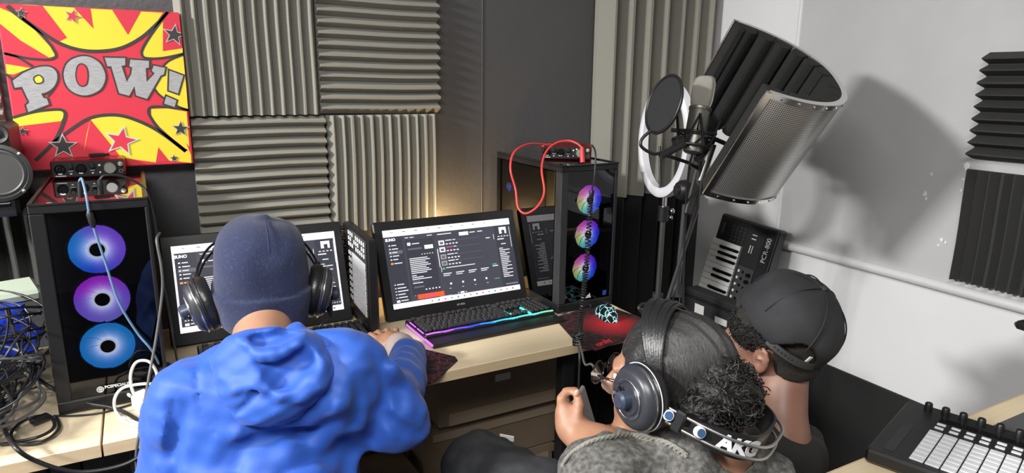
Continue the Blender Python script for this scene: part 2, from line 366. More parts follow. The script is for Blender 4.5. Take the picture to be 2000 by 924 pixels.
# ------------------------------------------------------------------ the room
WY, WX = 2.125, 2.1
struct('floor', MB().span((-3.6, -2.0, -.05), (WX+.1, WY+.1, 0)), M['floor'])
struct('ceiling', MB().span((-3.6, -2.0, CEIL), (WX+.1, WY+.1, CEIL+.05)), M['ceil'])
struct('wall_back', MB().span((-3.6, WY, 0), (1.05, WY+.1, CEIL)).span((1.053, WY+.003, 0), (WX+.1, WY+.1, CEIL)), M['wall_g'])
struct('wall_right', MB().span((WX, -2.0, .455), (WX+.1, WY, CEIL)), M['wall_w'])
struct('trim_1', MB().span((WX-.006, -2.0, 0), (WX+.1, WY, .455), ch=.003), M['wall_b'])
struct('wall_left', MB().span((-3.7, -2.0, 0), (-3.6, WY+.1, CEIL)), M['wall_w'])
struct('wall_front', MB().span((-3.7, -2.1, 0), (WX+.1, -2.0, CEIL)), M['wall_g'])
struct('trim_2', MB().cyl((1.0515, WY+.002, 0), (1.0515, WY+.002, CEIL), .003, n=6), M['wall_g'])
for i, (x, y, sx, sy) in enumerate(((-2.45, 1.1, .52, .32), (-.6, -.15, 1.22, .62))):
    t = thing('ceiling_light', ['small ceiling light panel over the cable heaped end of the desks', 'large ceiling light panel behind the three seated people'][i], 'ceiling light', (x, y, CEIL))
    part('light_frame', MB().span((x-sx/2-.03, y-sy/2-.03, CEIL-.02), (x+sx/2+.03, y-sy/2, CEIL)).span((x-sx/2-.03, y+sy/2, CEIL-.02), (x+sx/2+.03, y+sy/2+.03, CEIL)).span((x-sx/2-.03, y-sy/2, CEIL-.02), (x-sx/2, y+sy/2, CEIL)).span((x+sx/2, y-sy/2, CEIL-.02), (x+sx/2+.03, y+sy/2, CEIL)), M['white'], t)
    part('diffuser', MB().span((x-sx/2, y-sy/2, CEIL-.008), (x+sx/2, y+sy/2, CEIL-.002)), emis('diffuser_glow', (1, .97, .9), 2), t)
# grey board fixed to the white wall
t = thing('wall_board', 'large pale grey vinyl board on the white wall carrying two dark foam tiles', 'wall board', (WX, .6, .83))
part('board_face', MB().span((WX-.012, -.6, .85), (WX-.001, 1.690, 2.42), ch=.004), M['panel'], t)
part('bottom_roll', MB().tube([(WX-.012, -.6, .85), (WX-.012, 1.69, .85)], .017, 12), mat('board_roll', (.62, .62, .63), .45), t, 60)
part('side_piping', MB().tube([(WX-.008, 1.695, .83), (WX-.008, 1.695, 2.42)], .008, 8), M['wall_w'], t, 60)
chips = [(2.0870, 1.1698, 1.1190), (2.0870, 1.1646, 1.1056), (2.0870, 1.1010, 0.9908), (2.0870, 1.0880, 0.9842), (2.0870, 1.1071, 0.9720), (2.0870, 1.0640, 1.2163), (2.0870, 1.0678, 1.1785), (2.0870, 1.1594, 1.1816), (2.0870, 1.0683, 1.1454)]
for i, c in enumerate(chips):
    s = (.010, .006, .009, .006, .005, .012, .005, .006, .005)[i]
    part('paint_chip', MB().flat([(s*(.5+.7*rng.random())*math.cos(a)*.7, s*(.5+.7*rng.random())*math.sin(a)) for a in np.arange(7)*2*PI/7], V(*c)-V(0, 0, 0), (0, -1, 0), (0, 0, 1), .0015), M['white'], t, None)
# ------------------------------------------------------------------ foam tiles
B0 = WY-.001
foam_panel('foam_tile', (.118, B0, 1.333), (1, 0, 0), (0, 0, 1), .372, .40, 12, M['foam'], 'grey foam tile with upright ridges beside the comic canvas')
foam_panel('foam_tile', (.494, B0, 1.713), (0, 0, -1), (1, 0, 0), .38, .385, 12, M['foam'], 'grey foam tile with level ridges beside the bare dark wall')
foam_panel('foam_tile', (.131, B0, 1.328), (0, 0, -1), (1, 0, 0), .374, .372, 12, M['foam'], 'grey foam tile with level ridges behind the navy beanie')
foam_panel('foam_tile', (.511, B0, .962), (1, 0, 0), (0, 0, 1), .360, .367, 12, M['foam'], 'grey foam tile with upright ridges catching the warm light behind the middle display')
foam_panel('foam_tile', (-.66, B0, 1.62), (0, 0, -1), (1, 0, 0), .39, .372, 12, M['foam'], 'grey foam tile with level ridges above the black loudspeaker')
foam_panel('foam_tile', (-.60, B0, .90), (1, 0, 0), (0, 0, 1), .40, .24, 9, M['foam_b'], 'charcoal foam tile with upright ridges below the black loudspeaker', tip=.035)
foam_panel('foam_tile', (1.512, B0, 1.0), (1, 0, 0), (0, 0, 1), .33, 1.0, 4, M['foam'], 'tall grey foam strip with broad ridges rising above the glass sided tower', tip=.075, base=.02)
foam_panel('foam_tile', (1.85, B0, 1.0), (1, 0, 0), (0, 0, 1), .23, 1.0, 3, M['foam'], 'tall grey foam strip with broad ridges in the corner behind the pop filter', tip=.06, base=.02)
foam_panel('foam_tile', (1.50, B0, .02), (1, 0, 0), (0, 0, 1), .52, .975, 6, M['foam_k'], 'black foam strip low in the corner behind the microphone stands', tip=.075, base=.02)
foam_panel('foam_tile', (WX-.013, .66, 1.243), (0, 0, 1), (0, 1, 0), .292, .388, 9, M['foam_b'], 'dark foam tile with level ridges, the upper one on the pale board', tip=.052)
foam_panel('foam_tile', (WX-.013, 1.056, .888), (0, -1, 0), (0, 0, 1), .37, .322, 12, M['foam_b'], 'dark foam tile with upright ridges, the lower one on the pale board', tip=.040, base=.012)
# ------------------------------------------------------------------ comic canvas
XA, XB, ZA, ZB, YC = -.268, .127, 1.204, 1.606, 2.07
t = thing('comic_canvas', 'square red and yellow comic canvas with silver POW lettering', 'canvas print', ((XA+XB)/2, 2.1, ZA))
cr, cy, ck, cs = mat('print_red', (.62, .026, .055), .6), mat('print_yellow', (.82, .62, .035), .6), mat('print_black', (.034, .031, .029), .6), mat('print_silver', (.30, .30, .31), .5, var=(60, (.42, .42, .43), .35, .7, (1, 1, 6)))
cc = mat('print_cyan', (.45, .62, .62), .6); cg = mat('print_grey', (.45, .44, .42), .6)
part('canvas', MB().span((XA, YC, ZA), (XB, 2.112, ZB), ch=.003), cr, t)
LAY = [0]
def clip(poly):
    for ax, lim, sg in ((0, XA, 1), (0, XB, -1), (1, ZA, 1), (1, ZB, -1)):
        out = []
        for i, p in enumerate(poly):
            q = poly[(i+1) % len(poly)]; a, b = sg*(p[ax]-lim), sg*(q[ax]-lim)
            if a >= 0: out.append(p)
            if a*b < 0: s = a/(a-b); out.append(tuple(p[j]+s*(q[j]-p[j]) for j in (0, 1)))
        poly = out
        if not poly: return []
    return poly
def shape(mb, poly, layer, mi=0):
    poly = clip([tuple(p) for p in poly])
    if len(poly) > 2: mb.flat(poly, (0, YC-.0002-.0003*layer, 0), (1, 0, 0), (0, 0, 1), 0, mi)
def stroke(mb, pts, w0, w1, layer, mi=0, closed=False, n=6):
    """a printed line as a mitred ribbon of quads that share their ends"""
    p = np.array(pts, float); p = spline(np.c_[p, np.zeros(len(p))], n, closed)[:, :2] if n > 1 else p
    m = len(p); wv = np.linspace(w0, w1, m); d = np.roll(p, -1, 0)-p; d /= np.linalg.norm(d, axis=1)[:, None]+1e-12
    if not closed: d[-1] = d[-2]
    nr_ = np.c_[-d[:, 1], d[:, 0]]; L_, R_ = [], []
    for i in range(m):
        j = (i-1) % m if closed or i else 0; q = nr_[i]+nr_[j]; l = np.linalg.norm(q); q = nr_[i] if l < 1e-6 else q/l; k = wv[i]/2/max(.5, float(q @ nr_[i]))
        L_.append(p[i]+q*k); R_.append(p[i]-q*k)
    for i in range(m if closed else m-1):
        j = (i+1) % m; shape(mb, [L_[i], R_[i], R_[j], L_[j]], layer, mi)
def round_part(pts, a, b): return list(pts[:a])+[tuple(q[:2]) for q in spline([(x, y, 0) for x, y in pts[a:b]], 4)]+list(pts[b:])
Ys = [[(-0.2143, 1.6082), (-0.1750, 1.6051), (0.0885, 1.6031), (0.0633, 1.5668), (0.0280, 1.5362), (-0.0168, 1.5114), (-0.0644, 1.5013), (-0.1094, 1.5046), (-0.1517, 1.5212), (-0.1950, 1.5580)],
      [(-0.2625, 1.5974), (-0.2378, 1.5855), (-0.1963, 1.5470), (-0.1700, 1.5095), (-0.1616, 1.4874), (-0.1747, 1.4826), (-0.2276, 1.5213), (-0.2671, 1.5627)],
      [(0.0995, 1.6037), (0.0865, 1.5814), (0.0805, 1.5067), (0.1276, 1.5159), (0.1261, 1.4996), (0.0778, 1.4899), (0.0365, 1.4865), (0.0282, 1.4952), (0.0340, 1.5159), (0.0564, 1.5519)],
      [(0.0878, 1.4787), (0.1286, 1.4960), (0.1259, 1.3499), (0.0995, 1.3626), (0.0626, 1.3893), (0.0524, 1.4100), (0.0691, 1.4573)],
      [(-0.2648, 1.4656), (-0.2170, 1.4571), (-0.2518, 1.4411), (-0.2656, 1.4420)],
      [(-0.2675, 1.3375), (-0.2210, 1.3482), (-0.1765, 1.3546), (-0.1612, 1.3503), (-0.1611, 1.3387), (-0.1690, 1.3266), (-0.2681, 1.3148)],
      [(-0.1050, 1.3301), (-0.0666, 1.3396), (-0.0247, 1.3353), (0.0323, 1.3060), (0.0715, 1.2756), (0.1083, 1.2380), (0.1236, 1.2451), (0.1214, 1.2064), (0.0659, 1.2155), (0.0439, 1.2526), (0.0343, 1.2119), (-0.1289, 1.2458), (-0.1177, 1.2905)],
      [(0.0371, 1.3552), (0.0762, 1.3560), (0.1221, 1.3468), (0.1202, 1.2401), (0.1009, 1.2523), (0.0520, 1.3074), (0.0351, 1.3344)]]
for p in Ys: mb = MB(); shape(mb, p, 1); part('yellow_burst', mb, cy, t, None)
for p in ([(-0.2306, 1.6056), (-0.1736, 1.6052), (-0.1319, 1.5319), (-0.1491, 1.5224), (-0.2081, 1.5655)], [(-0.1101, 1.6062), (-0.0739, 1.6066), (-0.0726, 1.5557)], [(-0.0276, 1.6053), (0.0386, 1.6050), (0.0023, 1.5439)], [(0.0882, 1.6001), (0.1300, 1.6047), (0.1275, 1.5147), (0.0792, 1.5055)], [(0.0706, 1.4724), (0.1227, 1.4928), (0.0891, 1.4806)], [(0.0353, 1.2106), (0.0439, 1.2532), (0.0675, 1.2141)], [(0.1134, 1.2615), (0.1248, 1.2450), (0.1231, 1.2257)], [(-0.1289, 1.2458), (-0.1050, 1.3301), (-0.0373, 1.2141), (-0.1010, 1.2172)]):
    mb = MB(); shape(mb, p, 2); part('red_ray', mb, cr, t, None)
for p, a, b in (([(-0.2449, 1.6010), (-0.2207, 1.5757), (-0.1955, 1.5536), (-0.1519, 1.5195), (-0.1096, 1.5035), (-0.0644, 1.5013), (-0.0169, 1.5108), (0.0279, 1.5356), (0.0633, 1.5668), (0.1009, 1.6067)], 14, 10), ([(-0.2186, 1.5742), (-0.1916, 1.5472), (-0.1693, 1.5150), (-0.1601, 1.4919), (-0.1652, 1.4817), (-0.1811, 1.4779), (-0.2142, 1.4794), (-0.2415, 1.4853), (-0.2660, 1.4912)], 8, 8), ([(-0.2639, 1.4902), (-0.2374, 1.4810), (-0.2118, 1.4611)], 8, 8),
                ([(0.0997, 1.6054), (0.0591, 1.5520), (0.0337, 1.5130), (0.0292, 1.4952), (0.0392, 1.4866), (0.0776, 1.4881), (0.1291, 1.5008)], 10, 8), ([(0.1289, 1.4984), (0.0907, 1.4806), (0.0702, 1.4573), (0.0563, 1.4270)], 8, 6), ([(0.0480, 1.4100), (0.0626, 1.3893), (0.0995, 1.3626), (0.1282, 1.3505)], 8, 8),
                ([(-0.2675, 1.3375), (-0.2207, 1.3511), (-0.1763, 1.3563), (-0.1609, 1.3527), (-0.1584, 1.3404), (-0.1692, 1.3125), (-0.1912, 1.2738), (-0.2348, 1.2296)], 9, 12), ([(-0.1912, 1.2738), (-0.1528, 1.3033), (-0.1089, 1.3319), (-0.0665, 1.3408), (-0.0246, 1.3359), (0.0273, 1.3111), (0.0690, 1.2788), (0.1102, 1.2392)], 10, 14),
                ([(0.1282, 1.3505), (0.0766, 1.3598), (0.0404, 1.3607), (0.0301, 1.3510), (0.0338, 1.3325), (0.0539, 1.2980), (0.1102, 1.2392)], 8, 12), ([(-0.2679, 1.4420), (-0.2618, 1.4354), (-0.2545, 1.4272)], 8, 8), ([(-0.1754, 1.4251), (-0.1740, 1.4080), (-0.1896, 1.3880)], 6, 5)):
    mb = MB(); stroke(mb, p, a*.00070, b*.00070, 3); part('black_outline', mb, ck, t, None)
LET = [('letter', [(-0.2561, 1.4261), (-0.2327, 1.4447), (-0.2026, 1.4585), (-0.1774, 1.4606), (-0.1651, 1.4501), (-0.1643, 1.4320), (-0.1735, 1.4126), (-0.1886, 1.4000), (-0.2017, 1.3954), (-0.1991, 1.3852), (-0.1917, 1.3829), (-0.1895, 1.3691), (-0.2342, 1.3501), (-0.2363, 1.3672), (-0.2288, 1.3739), (-0.2392, 1.4117), (-0.2540, 1.4094)]),
       ('letter', [(-0.1497, 1.4396), (-0.1431, 1.4624), (-0.1299, 1.4780), (-0.1090, 1.4870), (-0.0889, 1.4864), (-0.0700, 1.4736), (-0.0606, 1.4523), (-0.0607, 1.4319), (-0.0721, 1.4084), (-0.0915, 1.3954), (-0.1124, 1.3908), (-0.1327, 1.3978), (-0.1458, 1.4139)]),
       ('letter', [(-0.0559, 1.4855), (-0.0101, 1.4854), (-0.0119, 1.4678), (-0.0206, 1.4658), (-0.0127, 1.4252), (-0.0004, 1.4455), (0.0034, 1.4622), (-0.0027, 1.4650), (0.0012, 1.4821), (0.0439, 1.4796), (0.0422, 1.4629), (0.0345, 1.4609), (0.0331, 1.4256), (0.0545, 1.4481), (0.0479, 1.4540), (0.0536, 1.4678), (0.0807, 1.4623), (0.0757, 1.4453), (0.0677, 1.4422), (0.0298, 1.3815), (0.0052, 1.3906), (0.0039, 1.4146), (-0.0110, 1.3895), (-0.0331, 1.3966), (-0.0437, 1.4642), (-0.0521, 1.4641)]),
       ('letter', [(0.0901, 1.4558), (0.1222, 1.4429), (0.1053, 1.3954), (0.0836, 1.4040)]), ('letter', [(0.0765, 1.3887), (0.0997, 1.3769), (0.0935, 1.3596), (0.0690, 1.3691)])]
for k, (nm, p) in enumerate(LET):
    if k == 0: p = round_part(p, 1, 9)
    if k == 1: p = [tuple(q[:2]) for q in spline([(x, y, 0) for x, y in p], 4, True)]
    mb = MB(); stroke(mb, p, .0082, .0082, 4, 1, True, 1)
    shape(mb, p, 5, 0)
    if k == 0: h = [(-0.2105, 1.4332), (-0.2013, 1.4384), (-0.1954, 1.4317), (-0.1973, 1.4238), (-0.2072, 1.4214), (-0.2104, 1.4259)]
    if k == 1: h = [(-0.1215, 1.4428), (-0.1152, 1.4629), (-0.1062, 1.4671), (-0.0988, 1.4575), (-0.0990, 1.4373), (-0.1040, 1.4199), (-0.1137, 1.4152), (-0.1207, 1.4244)]
    if k < 2:
        h = [tuple(q[:2]) for q in spline([(x, y, 0) for x, y in h], 4, True)]; stroke(mb, h, .0066, .0066, 6, 1, True, 1)
        shape(mb, h, 7, 2)
    part(nm, mb, [cs, ck, cy if k == 0 else cr], t, None)
for c, R_, fill, edge, rot in (((-0.2184, 1.5865), .013, ck, cg, .1), ((-0.1141, 1.5839), .020, cr, cg, .35), ((0.1098, 1.5482), .030, ck, cg, .2), ((-0.2515, 1.3041), .012, ck, cg, .1), ((-0.1715, 1.2636), .034, ck, cg, .05), ((-0.0409, 1.2729), .043, cr, cc, .25), ((0.1030, 1.3012), .024, ck, cg, .1), ((0.0796, 1.2212), .012, ck, cg, 0)):
    mb = MB()
    for k, (mi, lay) in enumerate(((1, 8), (0, 9))):
        r = R_*(1 if k == 0 else .80)
        shape(mb, [(c[0]+(r if i % 2 == 0 else r*.42)*math.sin(i*PI/5+rot), c[1]+(r if i % 2 == 0 else r*.42)*math.cos(i*PI/5+rot)) for i in range(10)], lay, mi)
    part('star', mb, [fill, edge], t, None)
# ------------------------------------------------------------------ desks
DZ = .73
for k, (x0, x1, lab) in enumerate(((-1.45, -.128, 'pale wooden desk under the heap of black cables'), (-.124, 1.305, 'pale wooden desk carrying the displays and the keyboard with coloured lights'))):
    t = thing('desk', lab, 'desk', ((x0+x1)/2, 1.76, 0))
    part('desktop', MB().span((x0, 1.447, DZ-.027), (x1, 2.08, DZ), ch=.0015), M['wood'], t)
    part('edge_band', MB().span((x0, 1.4445, DZ-.0265), (x1, 1.447, DZ-.0008)), M['wood_edge'], t)
    for x, xr in ((x0+.06, x0+.06), (x1-.28 if k else x1-.12, x1-.06 if k else x1-.12)):
        for y, xx in ((1.52, x), (2.035, xr)): part('leg', MB().span((xx-.02, y-.02, 0), (xx+.02, y+.02, DZ-.027), ch=.003), M['black'], t)
        if x == xr: part('leg_rail', MB().span((x-.015, 1.54, .06), (x+.015, 2.015, .10), ch=.003), M['black'], t)
    part('back_rail', MB().span((x0+.08, 2.03, .63), (x1-.08, 2.05, .69), ch=.003), M['black'], t)
t = thing('side_table', 'pale wooden table under the black pad controller', 'table', (1.75, .1, 0))
part('tabletop', MB().span((.98, -.5, DZ-.027), (2.07, .703, DZ), ch=.0015), M['wood'], t)
part('edge_band', MB().span((.98, .703, DZ-.0265), (2.07, .7055, DZ-.0008)), M['wood_edge'], t)
for x in (1.36, 2.0):
    for y in (-.42, .62): part('leg', MB().span((x-.02, y-.02, 0), (x+.02, y+.02, DZ-.027), ch=.003), M['black'], t)
solo('desk_mat', MB().span((1.52, -.35, DZ), (2.06, .652, DZ+.004), ch=.0015), mat('grey_felt', (.085, .085, .09), .9, bump=(400, .4, .001)), 'dark grey mat on the pale table beside the white wall', 'desk mat')
# ------------------------------------------------------------------ boxes under the desk
for k, (x0, x1, y0, y1, z0, z1, lab) in enumerate(((.64, 1.13, 1.735, 2.02, 0, .25, 'brown cardboard box, bottom of the stack under the desk'), (.66, 1.15, 1.73, 2.02, .251, .42, 'flat brown cardboard box in the middle of the stack under the desk'), (.70, 1.17, 1.70, 2.02, .421, .625, 'brown cardboard box with a white label, topmost of the stack under the desk'))):
    t = thing('cardboard_box', lab, 'box', ((x0+x1)/2, (y0+y1)/2, z0), group='boxes under the desk')
    part('carton', MB().span((x0, y0, z0), (x1, y1, z1), ch=.004), M['card'], t)
    part('lid_flap', MB().span((x0-.003, y0-.004, z1-.035), (x1+.003, y0-.0005, z1-.004)), M['card'], t)
    part('packing_tape', MB().span((x0+.03, y0-.0055, z1-.055 if k < 2 else z0+.005), (x1-.02, y0-.0042, z1-.03 if k < 2 else z0+.045)), M['card_e'], t)
    if k == 2: lb = (0.9128, 1.7000, 0.5483); part('label', MB().span((lb[0]-.026, y0-.006, lb[2]-.011), (lb[0]+.026, y0-.0005, lb[2]+.011)), M['paper'], t)
solo('cardboard_box', MB().span((.40, 1.56, 0), (.632, 1.86, .30), ch=.004), M['card'], 'pale low cardboard box on the floor between the blue jacket and the bent knee', 'box')
# ------------------------------------------------------------------ computer towers
def led_fan(root, c, r, stops, s, hub=.26):
    mb = MB(); k = 9
    for i in range(k):
        a0 = 2*PI*i/k; v = []; f = []; nr_, na = 5, 5
        for a in range(nr_):
            for b in range(na):
                rr = r*(hub+(1-hub)*a/(nr_-1)); t = a0+(2*PI/k*1.04)*b/(na-1)+.55*a/(nr_-1)
                v.append((rr*math.cos(t), .004*(b/(na-1)-.5), rr*math.sin(t)))
        for a in range(nr_-1):
            for b in range(na-1): f.append((a*na+b, a*na+b+1, (a+1)*na+b+1, (a+1)*na+b))
        mb.add(v, f)
    mb.xform(np.eye(3), c)
    o = part('fan', mb, fan_mat('fan_light', stops, s, 1 if stops is not R1 else .4), root, 60, origin=c)
    part('hub', MB().lathe([(r*.29, .006), (r*.29, -.004), (r*.26, -.007), (0, -.008)], c, (0, 1, 0), 20), M['black'], o, 30)
    part('hub_ring', MB().torus(V(*c)-V(0, .004, 0), (0, 1, 0), r*.31, .0022, 28, 6), emis('hub_glow', (.85, .92, 1), 2.2), o, 60)
    part('shroud', MB().torus(V(*c)+V(0, .004, 0), (0, 1, 0), r*1.06, .003, 36, 6), M['black'], o, 60)
def tower(label, x0, x1, y0, y1, z0, z1, post_l, post_r, fans, inner):
    t = thing('computer_tower', label, 'computer', ((x0+x1)/2, (y0+y1)/2, z0)); w_ = .004
    part('bottom_panel', MB().span((x0, y0, z0), (x1, y1, z0+.03), ch=.003), M['black'], t)
    part('back_panel', MB().span((x0, y1-w_, z0+.03), (x1, y1, z1-.02)), M['black'], t)
    part('side_panel', MB().span((x1-w_, y0+.02, z0+.03), (x1, y1-w_, z1-.02)), M['black'], t)
    tp = part('top_panel', MB().span((x0, y0+.001, z1-.02), (x1, y1, z1-.003), ch=.002).span((x0, y0, z1-.003), (x0+.007, y1, z1+.002)).span((x1-.007, y0, z1-.003), (x1, y1, z1+.002)).span((x0+.007, y0, z1-.003), (x1-.007, y0+.006, z1+.001)), M['black'], t)
    part('gloss_sheet', MB().span((x0+.010, y0+.02, z1-.003), (x1-.010, y1-.012, z1-.0012)), M['top_gloss'], tp)
    part('power_button', MB().box((x0+.036, y0+.013, z1-.0015), (.010, .005, .003), ch=.001), emis('button_light', (1, 1, 1), 1.5), tp)
    part('front_post', MB().span((x0, y0, z0+.03), (x0+post_l, y0+.035, z1-.02), ch=.002), M['dark'] if inner else M['black'], t)
    part('front_post', MB().span((x1-post_r, y0, z0+.03), (x1, y0+.035, z1-.02), ch=.002), M['black'], t)
    part('fan_plate', MB().span((x0+w_, y0+.045, z0+.03), (x1-w_, y0+.05, z1-.02)), M['black_matte'], t)
    for c, r, stops, s in fans: led_fan(t, (c[0], y0+.036, c[2]), r, stops, s)
    part('front_glass', MB().span((x0+post_l, y0+.004, z0+.03), (x1-post_r, y0+.007, z1-.02)), M['pane'], t)
    return t
B1, B2, PU, MG, CY = (.015, .12, 1), (.02, .34, 1), (.30, .12, 1), (.62, .03, 1), (.015, .36, .95)
R1 = [(0, (.9, .75, .35)), (.07, (.65, .9, .2)), (.18, (.15, .9, .7)), (.3, (.04, .2, 1)), (.5, (.02, .02, 1)), (.62, (.18, .02, 1)), (.75, (.75, .03, .9)), (.9, (1, .2, .45)), (1, (.9, .75, .35))]
LT = tower('black tower with one blue, one purple and one cyan fan, beside the heap of cables', -.209, .004, 1.615, 2.07, DZ, 1.19, .027, .008, [
    ((-0.1018, 1.6510, 1.0798), .053, [(0, B2), (.2, B1), (.5, PU), (.75, PU), (.9, B2), (1, B2)], 1.5),
    ((-0.1045, 1.6510, 0.9683), .053, [(0, PU), (.3, (.3, .25, 1)), (.55, PU), (.7, MG), (.9, MG), (1, PU)], 1.3),
    ((-0.1057, 1.6510, 0.8600), .053, [(0, CY), (.25, B2), (.55, CY), (.8, CY), (1, CY)], 1.4)], False)
part('maker_lettering', text_mb(MB(), 'PCSPECIALIST', .0088, (-0.0932, 1.6150, 0.7780), (1, 0, 0), (0, 0, 1), .0006, bold=.0003), M['white'], LT, None)
c = V(*(-0.1284, 1.6150, 0.7749))
part('maker_emblem', MB().torus(c, (0, 1, 0), .0062, .0009, 20, 5).box(c, (.009, .0012, .002)).box(c+V(0, 0, .0032), (.006, .0012, .0012)).box(c-V(0, 0, .0032), (.006, .0012, .0012)), M['white'], LT, None)
RT = tower('black tower with three rainbow fans and a clear side, on the desk end', 1.092, 1.303, 1.672, 2.09, DZ, 1.195, .026, .012, [
    ((1.2210, 1.7080, 1.0788), .046, R1, 1.5), ((1.2183, 1.7080, 0.9684), .046, R1, 1.5), ((1.2135, 1.7080, 0.8575), .046, R1, 1.4)], True)
part('side_glass', MB().span((1.092, 1.709, DZ+.032), (1.095, 2.085, 1.173)), M['pane_side'], RT)
part('mainboard', MB().span((1.292, 1.75, .80), (1.297, 2.06, 1.13)), M['dark'], RT)
gp = part('graphics_card', MB().span((1.16, 1.80, .90), (1.29, 2.05, .94), ch=.003), M['black'], RT)
part('light_bar', MB().span((1.158, 1.82, .915), (1.160, 1.95, .925)), emis('bar_light', (.3, .2, 1), .6), gp)
for i in range(2): part('memory_stick', MB().span((1.255, 1.83+.02*i, 1.02), (1.29, 1.836+.02*i, 1.13)), emis('memory_light', (.18, .15, 1), .9), RT)
part('cooler', MB().lathe([(.03, -.02), (.03, .02), (.024, .022)], (1.255, 1.88, 1.065), (1, 0, 0), 20), M['black'], RT)
part('cooler_light', MB().torus((1.233, 1.88, 1.065), (1, 0, 0), .022, .007, 20, 8), fan_mat('cooler_rainbow', R1, 1.3), RT)
c = V(1.0915, *(1.0915, 1.9987, 1.0854)[1:])
part('side_emblem', MB().torus(c, (1, 0, 0), .0135, .0012, 28, 5).torus(c, (1, 0, 0), .007, .0016, 20, 5), emis('emblem_blue', (.10, .12, .6), .35), RT, 60)
c = V(*(1.2061, 1.6720, 0.7743))
part('maker_emblem', MB().flat([(-.012, -.006), (.0, -.006), (-.003, .002)], c, (1, 0, 0), (0, 0, 1), .0006).flat([(.001, -.006), (.010, -.006), (.004, .010)], c, (1, 0, 0), (0, 0, 1), .0006).flat([(-.006, .002), (.002, -.006), (.003, .006)], c, (1, 0, 0), (0, 0, 1), .0006), M['white'], RT, None)
part('blue_sticker', MB().box((1.272, 1.6765, .775), (.014, .0012, .016)), mat('sticker_blue', (.03, .08, .5), .4), RT, None)
# ------------------------------------------------------------------ audio interfaces
def interface(label, o, yaw):
    R = rotz(yaw); t = thing('audio_interface', label, 'audio interface', o, R, None); W_, Dp, H = .160, .098, .044
    k = dict(parent=t, local=True)
    part('body', MB().box((0, Dp/2+.002, H/2+.002), (W_, Dp, H), ch=.004), M['red_metal'], **k)
    fp = part('face_plate', MB().box((0, .0015, H/2+.002), (W_-.006, .003, H-.006), ch=.001), M['black'], **k)
    for x in (-.060, -.016):
        part('input_jack', MB().lathe([(.0125, 0), (.0125, -.0025), (.0100, -.003), (.0085, -.0005), (0, -.0005)], (x, 0, .025), (0, 1, 0), 20).torus((x, -.002, .025), (0, 1, 0), .0045, .0016, 14, 6), M['black_gloss'], t, 30, True)
    for x in (-.038, .008):
        part('gain_knob', MB().lathe([(.0065, 0), (.006, -.010), (.0045, -.011), (0, -.011)], (x, 0, .032), (0, 1, 0), 16), M['black'], t, 30, True)
        part('switch', MB().box((x, -.001, .013), (.005, .003, .003), ch=.0008), M['white'], t, None, True)
    part('monitor_knob', MB().lathe([(.0145, 0), (.0138, -.012), (.012, -.0145), (0, -.0145)], (.046, 0, .024), (0, 1, 0), 28), M['steel'], t, 30, True)
    part('phones_knob', MB().lathe([(.006, 0), (.0055, -.010), (0, -.0105)], (.070, 0, .034), (0, 1, 0), 16), M['steel'], t, 30, True)
    part('phones_jack', MB().torus((.070, -.001, .015), (0, 1, 0), .0042, .0013, 16, 6), M['chrome'], t, 60, True)
    for x in (.024,):
        part('button', MB().box((x, -.001, .032), (.005, .003, .005), ch=.001), M['white'], t, None, True); part('button', MB().box((x, -.001, .014), (.004, .003, .004), ch=.001), M['white'], t, None, True)
    part('face_print', MB().box((-.060, -.0003, .0085), (.022, .0006, .0018)).box((-.038, -.0003, .020), (.010, .0006, .001)).box((.008, -.0003, .020), (.010, .0006, .001)), M['pad'], t, None, True)
    return t
AL = interface('red audio interface lying on the tower with the blue and purple fans', (-.118, 1.985, 1.189), .0)
AR = interface('red audio interface with a red plug and cable, on the rainbow lit tower', (1.188, 1.800, 1.194), -.64)
part('level_light', MB().ball((.034, -.001, .036), .0022, 8), emis('green_led', (.2, 1, .1), 3), AR, 60, True)
solo('usb_adapter', MB().box((-.098, 2.02, 1.2425), (.034, .018, .010), rotz(.3), .002).box((-.078, 2.026, 1.2425), (.012, .013, .006), rotz(.3)), M['black'], 'small black adapter lying on top of the red audio interface', 'adapter')
# ------------------------------------------------------------------ loudspeaker
x0, x1, y0, y1, z0, z1 = -.452, -.252, 1.85, 2.03, 1.128, 1.332
t = thing('loudspeaker', 'black studio loudspeaker beside the comic canvas', 'loudspeaker', ((x0+x1)/2, (y0+y1)/2, z0))
part('cabinet', MB().span((x0, y0, z0), (x1, y1, z1), ch=.008), M['black'], t)
c = V(*(-0.2815, 1.8500, 1.2287))
part('woofer_frame', MB().lathe([(.064, 0), (.064, -.004), (.056, -.006), (.052, -.002)], c, (0, 1, 0), 40), M['dark'], t, 40)
part('woofer_cone', MB().lathe([(.053, -.004), (.048, -.007), (.044, -.003), (.02, .012), (.018, .004), (0, -.002)], c, (0, 1, 0), 40), mat('cone_grey', (.06, .06, .06), .5), t, 40)
for a in (.75, 2.3, 3.9, 5.5): part('screw', MB().lathe([(.004, 0), (.004, -.002), (0, -.003)], c+V(math.cos(a)*.060, -.005, math.sin(a)*.060), (0, 1, 0), 10), M['steel'], t)
part('tweeter', MB().lathe([(.022, 0), (.020, -.004), (.012, .0), (0, -.008)], V(*(-0.2721, 1.8500, 1.3140)), (0, 1, 0), 28), M['dark'], t, 40)
c = V(*(-0.2795, 1.8500, 1.1593)); part('port', MB().tube([c+V(-.09, -.001, 0), c+V(.012, -.001, 0)], .006, 10).tube([c+V(-.09, -.004, 0), c+V(.010, -.004, 0)], .004, 10), M['black_gloss'], t, 60)
part('power_light', MB().ball((-0.2415, 1.8500, 1.2506), .002, 8), emis('amber_led', (1, .7, .2), 2), t, 60)
part('wall_bracket', MB().span((-.38, 2.03, 1.19), (-.32, WY-.06, 1.27)).span((-.39, WY-.065, 1.15), (-.31, WY-.0005, 1.30)), M['black'], t)
